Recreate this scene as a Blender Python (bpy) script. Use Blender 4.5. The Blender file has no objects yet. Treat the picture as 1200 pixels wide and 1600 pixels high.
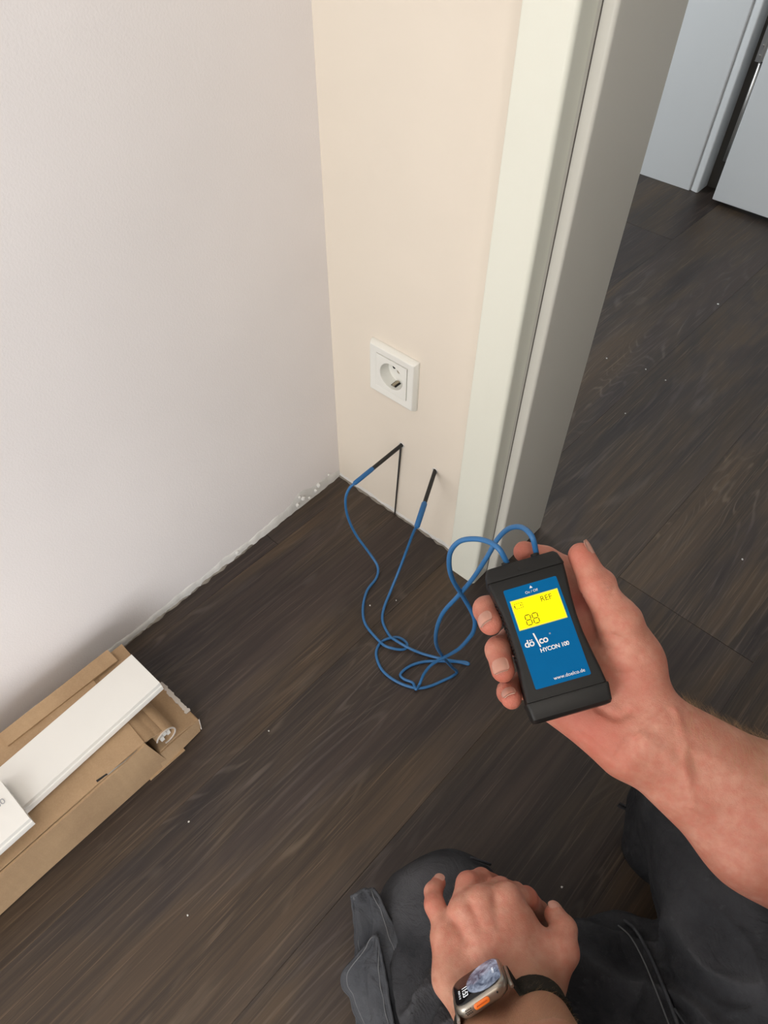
import bpy, math, random
import numpy as np
from mathutils import Vector, Matrix, noise as mnoise

C = bpy.context.scene.collection
random.seed(7)
R3 = np.array([[0.7487982317995238, -0.5103914716054873, 0.42284956398971457],
               [0.6627615274275442, 0.5698905885277822, -0.48576936386454705],
               [0.006954553602873074, 0.6439916636260467, 0.7650008963160381]])
CAM = np.array([0.599940538403218, -0.5726913574407184, 0.885])
FPX = 1100.0

# ------------------------------------------------------------------ camera
cd = bpy.data.cameras.new('camera')
cam = bpy.data.objects.new('camera', cd); C.objects.link(cam)
mw = Matrix([list(R3[i]) + [CAM[i]] for i in range(3)] + [[0, 0, 0, 1]])
cam.matrix_world = mw
cd.sensor_fit = 'VERTICAL'; cd.sensor_height = 32.0; cd.sensor_width = 24.0
cd.lens = FPX / 1600.0 * 32.0
cd.clip_start = 0.02
bpy.context.scene.camera = cam

# ------------------------------------------------------------------ world, lights, exposure
w = bpy.data.worlds.new('sky'); bpy.context.scene.world = w; w.use_nodes = True
w.node_tree.nodes['Background'].inputs[0].default_value = (0.80, 0.90, 1.0, 1)
w.node_tree.nodes['Background'].inputs[1].default_value = 0.6

def area(name, loc, aim, sx, sy, power, col):
    l = bpy.data.lights.new(name, 'AREA'); l.shape = 'RECTANGLE'; l.size = sx; l.size_y = sy
    l.energy = power; l.color = col
    o = bpy.data.objects.new(name, l); C.objects.link(o); o.location = loc
    o.rotation_euler = (Vector(aim) - Vector(loc)).to_track_quat('-Z', 'Y').to_euler()
    return o
# daylight falling through the tall window behind the viewer and the side window
area('window_daylight', (0.62, -3.42, 1.15), (0.62, 0, 1.05), 1.0, 2.1, 30, (1.0, 0.97, 0.94))
area('side_window_daylight', (3.22, -2.40, 1.05), (0.0, -1.2, 0.6), 1.4, 2.1, 51, (0.98, 0.985, 1.0))
area('hallway_fill', (-1.0, 0.45, 1.3), (0.6, 1.38, 0.3), 0.5, 1.6, 16, (0.90, 0.95, 1.0))  # added fill aimed at the far door, the hallway has no window
area('ceiling_bounce_fill', (1.5, -1.5, 2.44), (1.5, -1.5, 0), 0.5, 0.5, 9, (1.0, 0.90, 0.78))  # added soft fill in place of ceiling bounce, no lamp hangs here

vs = bpy.context.scene.view_settings
vs.view_transform = 'Standard'; vs.look = 'None'; vs.gamma = 1.0; vs.exposure = 0.45
vs.use_curve_mapping = False

# ------------------------------------------------------------------ coordinate helpers
def ray(u, v):
    return R3 @ np.array([u - 600.0, -(v - 800.0), -FPX])
def P(u, v, d):                    # world point at image position and optical depth
    return CAM + ray(u, v) * (d / FPX)
def Pz(u, v, z):                   # world point at image position and height
    r = ray(u, v); return CAM + r * ((z - CAM[2]) / r[2])
def dirw(c):                       # camera-axes direction -> world
    q = R3 @ np.array(c, float); return q / np.linalg.norm(q)
def unit(a):
    a = np.array(a, float); return a / np.linalg.norm(a)

# ------------------------------------------------------------------ materials
def mat(name, col, rough=0.6, metal=0.0, spec=0.5, sss=0.0, sss_r=(1, .3, .15), sss_scale=.004):
    m = bpy.data.materials.new(name); m.use_nodes = True
    b = m.node_tree.nodes['Principled BSDF']
    b.inputs['Base Color'].default_value = (*col, 1); b.inputs['Roughness'].default_value = rough
    b.inputs['Metallic'].default_value = metal; b.inputs['Specular IOR Level'].default_value = spec
    if sss:
        b.inputs['Subsurface Weight'].default_value = sss
        b.inputs['Subsurface Radius'].default_value = sss_r; b.inputs['Subsurface Scale'].default_value = sss_scale
    return m
class NT:
    def __init__(s, m): s.m = m; s.t = m.node_tree; s.b = s.t.nodes['Principled BSDF']
    def n(s, typ, **kw):
        x = s.t.nodes.new(typ)
        for k, v in kw.items():
            if k in ('operation', 'blend_type', 'data_type', 'attribute_name', 'wave_type', 'feature', 'distance', 'bands_direction'): setattr(x, k, v)
            else:
                x.inputs[k.replace('_', ' ')].default_value = v
        return x
    def l(s, a, b): s.t.links.new(a, b)
    def math(s, op, a, b=None, clamp=False):
        x = s.t.nodes.new('ShaderNodeMath'); x.operation = op; x.use_clamp = clamp
        for i, v in enumerate((a, b)):
            if v is None: continue
            if isinstance(v, (int, float)): x.inputs[i].default_value = v
            else: s.l(v, x.inputs[i])
        return x.outputs[0]
    def mix(s, f, a, b, mode='MIX'):
        x = s.t.nodes.new('ShaderNodeMix'); x.data_type = 'RGBA'; x.blend_type = mode
        for i, v in ((0, f), (6, a), (7, b)):
            if isinstance(v, (int, float)): x.inputs[i].default_value = v
            elif isinstance(v, tuple): x.inputs[i].default_value = (*v, 1)
            else: s.l(v, x.inputs[i])
        return x.outputs[2]
    def ramp(s, f, lo, hi, a=0.0, b=1.0):
        x = s.t.nodes.new('ShaderNodeMapRange'); x.inputs[1].default_value = lo; x.inputs[2].default_value = hi
        x.inputs[3].default_value = a; x.inputs[4].default_value = b; s.l(f, x.inputs[0]); return x.outputs[0]
    def coord(s, which='Object', scale=(1, 1, 1), off=None):
        t = s.t.nodes.new('ShaderNodeTexCoord'); mp = s.t.nodes.new('ShaderNodeMapping')
        mp.inputs['Scale'].default_value = scale; s.l(t.outputs[which], mp.inputs[0])
        if off is not None: s.l(off, mp.inputs['Location'])
        return mp.outputs[0]
    def noise(s, vec, scale=1.0, detail=4.0, rough=.55, dist=0.0):
        x = s.t.nodes.new('ShaderNodeTexNoise'); x.inputs['Scale'].default_value = scale
        x.inputs['Detail'].default_value = detail; x.inputs['Roughness'].default_value = rough
        x.inputs['Distortion'].default_value = dist; s.l(vec, x.inputs['Vector']); return x.outputs['Fac']
    def bump(s, h, strength=.3, dist=.001):
        x = s.t.nodes.new('ShaderNodeBump'); x.inputs['Strength'].default_value = strength
        x.inputs['Distance'].default_value = dist; s.l(h, x.inputs['Height']); s.l(x.outputs[0], s.b.inputs['Normal'])
    def col(s, c): s.l(c, s.b.inputs['Base Color'])
    def rough(s, c): s.l(c, s.b.inputs['Roughness'])

def paint(name, col, bs=.25, sc=900.0, var=.03, rough=.85):
    m = mat(name, col, rough); t = NT(m)
    c = t.coord()
    a = t.noise(c, 3.0, 3.0); f = t.noise(c, sc, 2.0, .6)
    dark = tuple(x * (1 - var * 2) for x in col)
    t.col(t.mix(t.ramp(a, .35, .65), dark, col))
    t.bump(f, bs, .0006)
    return m

M = {}
M['wall_left'] = paint('daylight tinted plaster paint', (.87, .83, .82), .35, 420)  # same paint as the back wall, cooler daylight put into the colour
M['wall_back'] = paint('cream plaster paint', (.82, .745, .64), .10, 500)
M['wall'] = paint('plain plaster paint', (.80, .77, .73), .2, 400)
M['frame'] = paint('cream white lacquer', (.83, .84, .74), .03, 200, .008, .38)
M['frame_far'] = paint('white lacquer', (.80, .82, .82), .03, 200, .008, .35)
M['frame_lining_shaded'] = paint('shaded cream white lacquer lining', (.70, .69, .63), .03, 200, .008, .33)  # casing lacquer darkened, shade on the inner faces put into the colour
M['seal'] = mat('grey seal and gap shade', (.10, .09, .08), .7)
M['plaster_raw'] = paint('raw filler', (.80, .79, .76), .8, 130, .12)
M['plaster_grey'] = paint('grey filler', (.30, .27, .23), .9, 160, .2)
M['gap'] = mat('dark screed', (.05, .045, .04), .95)
M['white_plastic'] = mat('white plastic', (.82, .82, .77), .28)
M['dark_hole'] = mat('dark hole', (.01, .01, .01), .8)
M['brass'] = mat('contact metal', (.42, .36, .27), .35, .9)
M['steel'] = mat('steel', (.55, .54, .52), .3, 1.0)
M['rubber'] = None

def wood():
    m = mat('dark oak vinyl', (.06, .05, .04), .42); t = NT(m)
    oi = t.t.nodes.new('ShaderNodeObjectInfo')
    vm = t.t.nodes.new('ShaderNodeVectorMath'); vm.operation = 'SCALE'
    cx = t.t.nodes.new('ShaderNodeCombineXYZ'); t.l(oi.outputs['Random'], cx.inputs[0]); 
    t.l(t.math('MULTIPLY', oi.outputs['Random'], 7.3), cx.inputs[1]); t.l(t.math('MULTIPLY', oi.outputs['Random'], 3.1), cx.inputs[2])
    t.l(cx.outputs[0], vm.inputs[0]); vm.inputs['Scale'].default_value = 37.0
    tc = t.t.nodes.new('ShaderNodeTexCoord'); ad = t.t.nodes.new('ShaderNodeVectorMath'); ad.operation = 'ADD'
    t.l(tc.outputs['Object'], ad.inputs[0]); t.l(vm.outputs[0], ad.inputs[1])
    def mp(sc):
        x = t.t.nodes.new('ShaderNodeMapping'); x.inputs['Scale'].default_value = sc; t.l(ad.outputs[0], x.inputs[0]); return x.outputs[0]
    pores = t.noise(mp((480, 9, 1)), 1, 2, .55, .3)
    fine = t.noise(mp((150, 2.6, 1)), 1, 4, .6, .5)
    broad = t.noise(mp((14, 1.6, 1)), 1, 3, .5, .6)
    patch = t.noise(mp((5, 1.2, 1)), 1, 2, .5, .3)
    # cathedral figure: rings of a stretched field
    field = t.noise(mp((6.5, 1.15, 1)), 1, 2.0, .45, 1.1)
    ring = t.math('SINE', t.math('MULTIPLY', field, 130.0))
    ring = t.ramp(ring, .55, 1.0)
    brk = t.ramp(t.noise(mp((60, 9, 1)), 1, 3, .6), .42, .62)
    ring = t.math('MULTIPLY', t.math('MULTIPLY', ring, brk), t.ramp(patch, .45, .62))
    base = t.mix(t.ramp(broad, .3, .7), (.026, .0205, .0180), (.064, .0485, .0375))
    base = t.mix(t.math('MULTIPLY', t.ramp(fine, .46, .70), .45), base, (.092, .071, .053))
    base = t.mix(t.math('MULTIPLY', t.ramp(fine, .50, .28), .35), base, (.018, .015, .014))
    base = t.mix(t.math('MULTIPLY', t.ramp(pores, .58, .72), .5), base, (.150, .118, .090))
    base = t.mix(t.math('MULTIPLY', ring, .6), base, (.130, .112, .098))
    tint = t.noise(mp((9, 2.2, 1)), 1, 3, .6, .8)
    base = t.mix(t.ramp(tint, .44, .60), base, t.mix(1.0, base, (1.18, 1.02, .80), 'MULTIPLY'))
    base = t.mix(t.ramp(tint, .54, .40), base, t.mix(1.0, base, (.76, .70, .74), 'MULTIPLY'))
    hue = t.ramp(oi.outputs['Random'], 0, 1, .82, 1.10)
    hs = t.t.nodes.new('ShaderNodeHueSaturation'); t.l(hue, hs.inputs['Value']); t.l(base, hs.inputs['Color'])
    hs.inputs['Saturation'].default_value = 1.0
    t.col(hs.outputs[0])
    t.rough(t.ramp(fine, .3, .7, .40, .52))
    t.b.inputs['Specular IOR Level'].default_value = .45
    t.bump(t.math('ADD', fine, pores), .25, .0006)
    return m
M['wood'] = wood()

def cardboard():
    m = mat('brown cardboard', (.42, .28, .15), .85); t = NT(m)
    c = t.coord(); a = t.noise(c, 9, 4); f = t.noise(c, 500, 3, .7)
    flute = t.noise(t.coord(scale=(1, 160, 1)), 1, 1)
    base = t.mix(t.ramp(a, .35, .65), (.36, .235, .13), (.46, .31, .175))
    base = t.mix(t.math('MULTIPLY', t.ramp(f, .4, .7), .2), base, (.60, .44, .28))
    base = t.mix(t.math('MULTIPLY', t.ramp(flute, .35, .65), .10), base, (.28, .18, .10))
    t.col(base); t.bump(f, .2, .0004); return m
M['card'] = cardboard()
M['paper_torn'] = paint('torn white paper', (.66, .60, .54), .8, 200, .12)
M['board'] = paint('white skirting board', (.80, .79, .75), .05, 200, .01, .4)

def skin(name, a, b, red, freck=.0):
    m = mat(name, a, .48, sss=.22, sss_scale=.0035); t = NT(m)
    c = t.coord(); n1 = t.noise(c, 42, 4, .6); n2 = t.noise(c, 160, 3, .6); n3 = t.noise(c, 900, 3, .7)
    base = t.mix(t.ramp(n1, .36, .66), a, b)
    base = t.mix(t.math('MULTIPLY', t.ramp(n2, .42, .70), .38), base, red)
    at = t.n('ShaderNodeAttribute', attribute_name='redness')
    base = t.mix(t.math('MAXIMUM', at.outputs['Fac'], 0.0), base, red)
    base = t.mix(t.math('MAXIMUM', t.math('MULTIPLY', at.outputs['Fac'], -1.0), 0.0), base, (.36, .20, .115))
    t.col(base)
    vor = t.t.nodes.new('ShaderNodeTexVoronoi'); vor.feature = 'DISTANCE_TO_EDGE'; vor.inputs['Scale'].default_value = 1100
    t.l(c, vor.inputs['Vector'])
    h = t.math('ADD', t.math('MULTIPLY', t.ramp(vor.outputs['Distance'], 0, .15), .16), n3)
    h = t.math('ADD', h, t.math('MULTIPLY', n2, 1.2))
    t.bump(h, .55, .0007)
    t.b.inputs['Specular IOR Level'].default_value = .4
    return m
M['skin'] = skin('skin', (.52, .215, .145), (.66, .325, .235), (.54, .130, .090))
M['nail'] = mat('fingernail', (.62, .31, .235), .30, sss=.2)
M['nail_edge'] = mat('nail edge', (.70, .50, .40), .4)
M['hair'] = mat('golden arm hair', (.46, .28, .13), .5)
M['head_hair'] = mat('short brown hair', (.10, .06, .035), .7)

def cloth(name, a, b, wear):
    m = mat(name, a, .95, spec=.15); t = NT(m)
    c = t.coord(); n1 = t.noise(c, 16, 5, .65); n2 = t.noise(c, 60, 4, .7); n3 = t.noise(c, 900, 2, .6)
    base = t.mix(t.ramp(n1, .35, .7), a, b)
    base = t.mix(t.math('MULTIPLY', t.ramp(n2, .60, .82), .28), base, wear)
    at = t.n('ShaderNodeAttribute', attribute_name='redness')
    base = t.mix(at.outputs['Fac'], base, wear)
    wr = t.noise(t.coord(scale=(1, 1, .8)), 38, 3, .55, 1.2)
    t.col(base); t.bump(t.math('ADD', t.math('MULTIPLY', wr, 9.0), n3), .6, .0009); return m
M['trousers'] = cloth('black work trouser cloth', (.022, .023, .026), (.050, .052, .057), (.15, .15, .16))
M['worn'] = cloth('worn grey canvas', (.050, .053, .060), (.080, .084, .092), (.19, .20, .21))
M['seam'] = mat('seam thread', (.14, .145, .15), .95)
M['shirt'] = cloth('dark shirt cloth', (.02, .022, .028), (.03, .032, .038), (.05, .05, .055))

m = mat('black soft housing', (.0125, .0125, .0120), .45, spec=.3); t = NT(m)
c = t.coord(); t.bump(t.noise(c, 1500, 2), .12, .0003); M['housing'] = m
M['label_blue'] = mat('blue label film', (.0, .125, .335), .6, spec=.08)
M['lcd'] = mat('yellow backlit display', (.92, .80, .0), .5, spec=.15)
b = M['lcd'].node_tree.nodes['Principled BSDF']; b.inputs['Emission Color'].default_value = (1.0, .86, .0, 1); b.inputs['Emission Strength'].default_value = .55
M['lcd_edge'] = mat('display bezel', (.75, .72, .10), .4)
M['lcd_ink'] = mat('display segments', (.24, .20, .01), .8, spec=.1)
M['white_ink'] = mat('white print', (.85, .87, .88), .5)
M['grey_ink'] = mat('grey print', (.35, .36, .38), .5)
M['cable'] = mat('blue cable sheath', (.030, .150, .36), .42)
M['sleeve'] = mat('blue shrink sleeve', (.016, .130, .35), .45)
M['probe'] = mat('black probe', (.012, .012, .012), .5)
M['titan'] = mat('grey titanium', (.42, .39, .34), .36, .95)
M['orange'] = mat('orange button', (.95, .20, .02), .4)
M['orange_dark'] = mat('orange recess', (.55, .09, .01), .5)
M['band'] = cloth('dark woven band', (.018, .017, .014), (.03, .028, .022), (.06, .055, .04))
def screen_mat():
    m = mat('watch screen', (.004, .004, .006), .12); t = NT(m)
    c = t.coord(scale=(1, 1, 1)); sx = t.t.nodes.new('ShaderNodeSeparateXYZ'); t.l(c, sx.inputs[0])
    # picture of a grey blue globe on the upper part of the display
    dx = t.math('MULTIPLY', t.math('ADD', sx.outputs[0], 0.0), 1.0); dy = t.math('ADD', sx.outputs[1], -.0085)
    rr = t.math('SQRT', t.math('ADD', t.math('MULTIPLY', dx, dx), t.math('MULTIPLY', dy, dy)))
    disc = t.ramp(rr, .0178, .0170)
    n1 = t.noise(c, 120, 4, .6, .8)
    colr = t.mix(t.ramp(n1, .35, .65), (.025, .035, .07), (.30, .34, .43))
    e = t.mix(disc, (.0, .0, .0), colr)
    t.l(e, t.b.inputs['Emission Color']); t.b.inputs['Emission Strength'].default_value = .75
    return m
M['screen'] = screen_mat()
M['screen_text'] = mat('screen digits', (.8, .8, .8), .4)
b = M['screen_text'].node_tree.nodes['Principled BSDF']; b.inputs['Emission Color'].default_value = (.9, .95, 1, 1); b.inputs['Emission Strength'].default_value = .7

# ------------------------------------------------------------------ object helpers
def empty(name, loc, label=None, cat=None, group=None, parent=None):
    o = bpy.data.objects.new(name, None); C.objects.link(o); o.location = Vector([float(x) for x in loc])
    o.empty_display_size = .02
    if label: o['label'] = label
    if cat: o['category'] = cat
    if group: o['group'] = group
    if parent: setpar(o, parent)
    return o
def wmat(o):
    return (wmat(o.parent) @ o.matrix_basis) if o.parent else o.matrix_basis.copy()
def setpar(o, p):
    mb = wmat(o)
    o.parent = p; o.matrix_basis = wmat(p).inverted() @ mb
def obj(name, verts, faces, m, parent=None, smooth=True, sharp=None, kind=None, label=None, cat=None, origin=None, mats=None, fmat=None):
    me = bpy.data.meshes.new(name)
    V = np.asarray(verts, float)
    if origin is None: origin = (V.min(0) + V.max(0)) / 2 if len(V) else np.zeros(3)
    origin = np.array(origin, float)
    V = V - origin
    me.from_pydata([tuple(map(float, v)) for v in V], [], [tuple(map(int, f)) for f in faces])
    for mm in (mats or [m]): me.materials.append(mm)
    if fmat is not None: me.polygons.foreach_set('material_index', list(fmat))
    me.polygons.foreach_set('use_smooth', [smooth] * len(me.polygons))
    me.update()
    if smooth and sharp: me.set_sharp_from_angle(angle=math.radians(sharp))
    o = bpy.data.objects.new(name, me); C.objects.link(o)
    o.location = Vector([float(x) for x in origin])
    if parent: setpar(o, parent)
    if kind: o['kind'] = kind
    if label: o['label'] = label
    if cat: o['category'] = cat
    return o
def bevel(o, w, seg=2, ang=40):
    b = o.modifiers.new('bevel', 'BEVEL'); b.width = w; b.segments = seg; b.limit_method = 'ANGLE'; b.angle_limit = math.radians(ang)
    return o
def merge(parts):
    V = []; F = []; n = 0
    for v, f in parts:
        V.append(np.asarray(v, float)); F += [tuple(i + n for i in q) for q in f]; n += len(v)
    return np.vstack(V), F
def box(lo, hi):
    x0, y0, z0 = lo; x1, y1, z1 = hi
    v = [(x0,y0,z0),(x1,y0,z0),(x1,y1,z0),(x0,y1,z0),(x0,y0,z1),(x1,y0,z1),(x1,y1,z1),(x0,y1,z1)]
    f = [(0,3,2,1),(4,5,6,7),(0,1,5,4),(1,2,6,5),(2,3,7,6),(3,0,4,7)]
    return np.array(v, float), f
def prism(poly, z0, z1):            # poly counter-clockwise in xy
    n = len(poly)
    v = [(x, y, z0) for x, y in poly] + [(x, y, z1) for x, y in poly]
    f = [tuple(range(n))[::-1], tuple(range(n, 2 * n))] + [(i, (i + 1) % n, n + (i + 1) % n, n + i) for i in range(n)]
    return np.array(v, float), f
def catmull(pts, k=8):
    p = np.array(pts, float); p = np.vstack([2 * p[0] - p[1], p, 2 * p[-1] - p[-2]]); out = []
    for i in range(1, len(p) - 2):
        for j in range(k):
            s = j / k
            out.append(.5 * ((2 * p[i]) + (-p[i-1] + p[i+1]) * s + (2*p[i-1] - 5*p[i] + 4*p[i+1] - p[i+2]) * s**2 + (-p[i-1] + 3*p[i] - 3*p[i+1] + p[i+2]) * s**3))
    out.append(p[-2]); return np.array(out)
def tube(path, rad, seg=10, flat=None):
    path = np.array(path, float); n = len(path)
    rad = np.full(n, rad) if np.isscalar(rad) else np.array(rad, float)
    T = np.gradient(path, axis=0); T /= np.linalg.norm(T, axis=1)[:, None] + 1e-12
    up = np.array([0, 0, 1.0]);
    if abs(T[0] @ up) > .9: up = np.array([1.0, 0, 0])
    N = np.cross(T[0], up); N /= np.linalg.norm(N); V = []
    for i in range(n):
        N = N - T[i] * (N @ T[i]); N /= np.linalg.norm(N); B = np.cross(T[i], N)
        for j in range(seg):
            a = 2 * math.pi * j / seg
            V.append(path[i] + rad[i] * (math.cos(a) * N + math.sin(a) * B))
    F = [(i*seg+j, i*seg+(j+1) % seg, (i+1)*seg+(j+1) % seg, (i+1)*seg+j) for i in range(n-1) for j in range(seg)]
    F.append(tuple(range(seg))[::-1]); F.append(tuple((n-1)*seg + j for j in range(seg)))
    return np.array(V), F
def cyl(a, b, r, seg=20): return tube([a, np.array(a) * .5 + np.array(b) * .5, b], r, seg)
def frame_xf(vf, O, X, Y, Z):
    v, f = vf; v = np.asarray(v, float)
    return np.asarray(O) + v[:, :1] * np.asarray(X) + v[:, 1:2] * np.asarray(Y) + v[:, 2:3] * np.asarray(Z), f
def text_mesh(s, size, shear=0.0, offset=0.0, align='LEFT', spacing=1.0):
    cu = bpy.data.curves.new('lettering', 'FONT'); cu.body = s; cu.size = size; cu.shear = shear; cu.offset = offset * size
    cu.align_x = align; cu.space_character = spacing; cu.resolution_u = 3
    o = bpy.data.objects.new('lettering', cu); C.objects.link(o)
    dg = bpy.context.evaluated_depsgraph_get(); dg.update()
    me = bpy.data.meshes.new_from_object(o.evaluated_get(dg))
    v = np.array([tuple(x.co) for x in me.vertices]); f = [tuple(p.vertices) for p in me.polygons]
    bpy.data.objects.remove(o); bpy.data.curves.remove(cu); bpy.data.meshes.remove(me)
    return v, f

# ------------------------------------------------------------------ signed distance bodies (surface nets)
BIG = 0.05
class Field:
    def __init__(s, lo, hi, h):
        s.lo = np.array(lo, float); s.h = h; s.n = np.ceil((np.array(hi) - s.lo) / h).astype(int) + 1
        s.F = np.full(s.n, BIG, np.float32)
    def sub(s, lo, hi):
        a = np.maximum(np.floor((np.array(lo) - s.lo) / s.h).astype(int), 0); b = np.minimum(np.ceil((np.array(hi) - s.lo) / s.h).astype(int) + 1, s.n)
        if np.any(b <= a): return None
        sl = tuple(slice(a[i], b[i]) for i in range(3))
        g = [(s.lo[i] + np.arange(a[i], b[i]) * s.h).astype(np.float32) for i in range(3)]
        X = g[0][:, None, None], g[1][None, :, None], g[2][None, None, :]
        return sl, X
    @staticmethod
    def d(p, X):
        k = p[0]
        if k == 'cone':
            a, b, ra, rb = p[1:5]; a = np.array(a, float); b = np.array(b, float)
            ab = b - a; L2 = float(ab @ ab) + 1e-12
            px, py, pz = X[0] - np.float32(a[0]), X[1] - np.float32(a[1]), X[2] - np.float32(a[2])
            t = np.clip((px * ab[0] + py * ab[1] + pz * ab[2]) / L2, 0, 1)
            return np.sqrt((px - t*ab[0])**2 + (py - t*ab[1])**2 + (pz - t*ab[2])**2) - (ra + (rb - ra) * t)
        if k == 'ell':
            c, A, r = p[1:4]      # centre, 3 unit axes rows, radii
            px, py, pz = X[0] - c[0], X[1] - c[1], X[2] - c[2]
            q = [(px*A[i][0] + py*A[i][1] + pz*A[i][2]) for i in range(3)]
            k0 = np.sqrt(sum((q[i]/r[i])**2 for i in range(3))) + 1e-9
            k1 = np.sqrt(sum((q[i]/r[i]**2)**2 for i in range(3))) + 1e-9
            return k0 * (k0 - 1) / k1
    @staticmethod
    def bb(p):
        if p[0] == 'cone':
            a, b, ra, rb = p[1:5]; a = np.array(a); b = np.array(b); r = max(ra, rb)
            return np.minimum(a, b) - r, np.maximum(a, b) + r
        return np.array(p[1]) - max(p[3]), np.array(p[1]) + max(p[3])
    @staticmethod
    def smin(a, b, k):
        if k <= 0: return np.minimum(a, b)
        h = np.clip(.5 + .5 * (b - a) / k, 0, 1)
        return b + (a - b) * h - k * h * (1 - h)
    def add(s, prims, kin=.003, kout=.004):
        if isinstance(prims, tuple): prims = [prims]
        bbs = [s.bb(p) for p in prims]; pad = max(kin, kout) * 1.3 + 2 * s.h
        lo = np.min([q[0] for q in bbs], 0) - pad; hi = np.max([q[1] for q in bbs], 0) + pad
        r = s.sub(lo, hi)
        if r is None: return
        sl, X = r; D = None
        for p in prims:
            q = s.d(p, X).astype(np.float32); D = q if D is None else s.smin(D, q, kin)
        s.F[sl] = s.smin(s.F[sl], np.minimum(D, BIG), kout)
    def groove(s, pts, wd, dep):            # dep > 0 presses in, < 0 raises
        pts = np.array(pts, float)
        r = s.sub(pts.min(0) - 3 * wd, pts.max(0) + 3 * wd)
        if r is None: return
        sl, X = r; D = None
        for i in range(len(pts) - 1):
            q = s.d(('cone', pts[i], pts[i+1], 0, 0), X); D = q if D is None else np.minimum(D, q)
        s.F[sl] += (dep * np.exp(-(D / wd) ** 2)).astype(np.float32)
    def mesh(s):
        F = s.F; h = s.h; neg = F < 0; n = F.shape
        cs = [slice(0, -1), slice(1, None)]
        cnt = np.zeros([k - 1 for k in n], np.int8)
        for i in (0, 1):
            for j in (0, 1):
                for k in (0, 1): cnt += neg[cs[i], cs[j], cs[k]]
        act = (cnt > 0) & (cnt < 8)
        idx = np.argwhere(act); N = len(idx)
        vid = np.full(act.shape, -1, np.int32); vid[act] = np.arange(N)
        acc = np.zeros((N, 3)); c = np.zeros(N)
        for ax in range(3):
            o = [a for a in range(3) if a != ax]
            for p in (0, 1):
                for q in (0, 1):
                    i0 = idx.copy(); i0[:, o[0]] += p; i0[:, o[1]] += q; i1 = i0.copy(); i1[:, ax] += 1
                    f0 = F[tuple(i0.T)]; f1 = F[tuple(i1.T)]; m = (f0 < 0) != (f1 < 0)
                    t = np.where(m, f0 / np.where(m, f0 - f1, 1), 0)
                    pt = i0.astype(float); pt[:, ax] += t
                    acc[m] += pt[m]; c[m] += 1
        V = s.lo + acc / c[:, None] * h
        faces = []
        for ax in range(3):
            sl0 = [slice(None)] * 3; sl1 = [slice(None)] * 3; sl0[ax] = slice(0, -1); sl1[ax] = slice(1, None)
            a = neg[tuple(sl0)]; b = neg[tuple(sl1)]; e = np.argwhere(a != b); s0 = a[tuple(e.T)]
            o1, o2 = (ax + 1) % 3, (ax + 2) % 3
            ok = (e[:, o1] > 0) & (e[:, o2] > 0) & (e[:, o1] < n[o1] - 1) & (e[:, o2] < n[o2] - 1)
            e = e[ok]; s0 = s0[ok]
            def g(d1, d2):
                q = e.copy(); q[:, o1] += d1; q[:, o2] += d2; return vid[tuple(q.T)]
            Q = np.stack([g(-1, -1), g(0, -1), g(0, 0), g(-1, 0)], 1)
            Q[~s0] = Q[~s0][:, ::-1]
            faces.append(Q)
        Fc = np.vstack(faces); Fc = Fc[(Fc >= 0).all(1)]
        used = np.zeros(len(V), bool); used[Fc.ravel()] = True; mp = np.cumsum(used) - 1
        V = V[used]; Fc = mp[Fc]
        # relax
        for it in range(3):
            S = np.zeros_like(V); cn = np.zeros(len(V))
            for a, b in ((0,1),(1,2),(2,3),(3,0)):
                np.add.at(S, Fc[:, a], V[Fc[:, b]]); np.add.at(S, Fc[:, b], V[Fc[:, a]])
                np.add.at(cn, Fc[:, a], 1); np.add.at(cn, Fc[:, b], 1)
            V = V * .5 + .5 * S / cn[:, None]
        return V, Fc
def fast_obj(name, V, Fc, m, parent=None, red=None, **kw):
    me = bpy.data.meshes.new(name); org = (V.min(0) + V.max(0)) / 2; W = V - org
    me.vertices.add(len(W)); me.vertices.foreach_set('co', W.ravel().astype(np.float32))
    me.loops.add(Fc.size); me.loops.foreach_set('vertex_index', Fc.ravel().astype(np.int32))
    me.polygons.add(len(Fc)); me.polygons.foreach_set('loop_start', (np.arange(len(Fc)) * 4).astype(np.int32))
    me.polygons.foreach_set('use_smooth', [True] * len(Fc))
    me.update(calc_edges=True); me.validate()
    me.materials.append(m)
    if red is not None:
        a = me.attributes.new('redness', 'FLOAT', 'POINT'); a.data.foreach_set('value', red.astype(np.float32))
    o = bpy.data.objects.new(name, me); C.objects.link(o); o.location = Vector(org.tolist())
    if parent: setpar(o, parent)
    for k, v in kw.items(): o[k] = v
    return o
def blobs(V, pts):
    r = np.zeros(len(V))
    for p, rad, amt in pts:
        d = np.linalg.norm(V - np.asarray(p), axis=1); r = np.maximum(r, amt * np.exp(-(d / rad) ** 2))
    return r

# ================================================================== SETTING
st = lambda o: (o.__setitem__('kind', 'structure'), o)[1]
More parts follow.
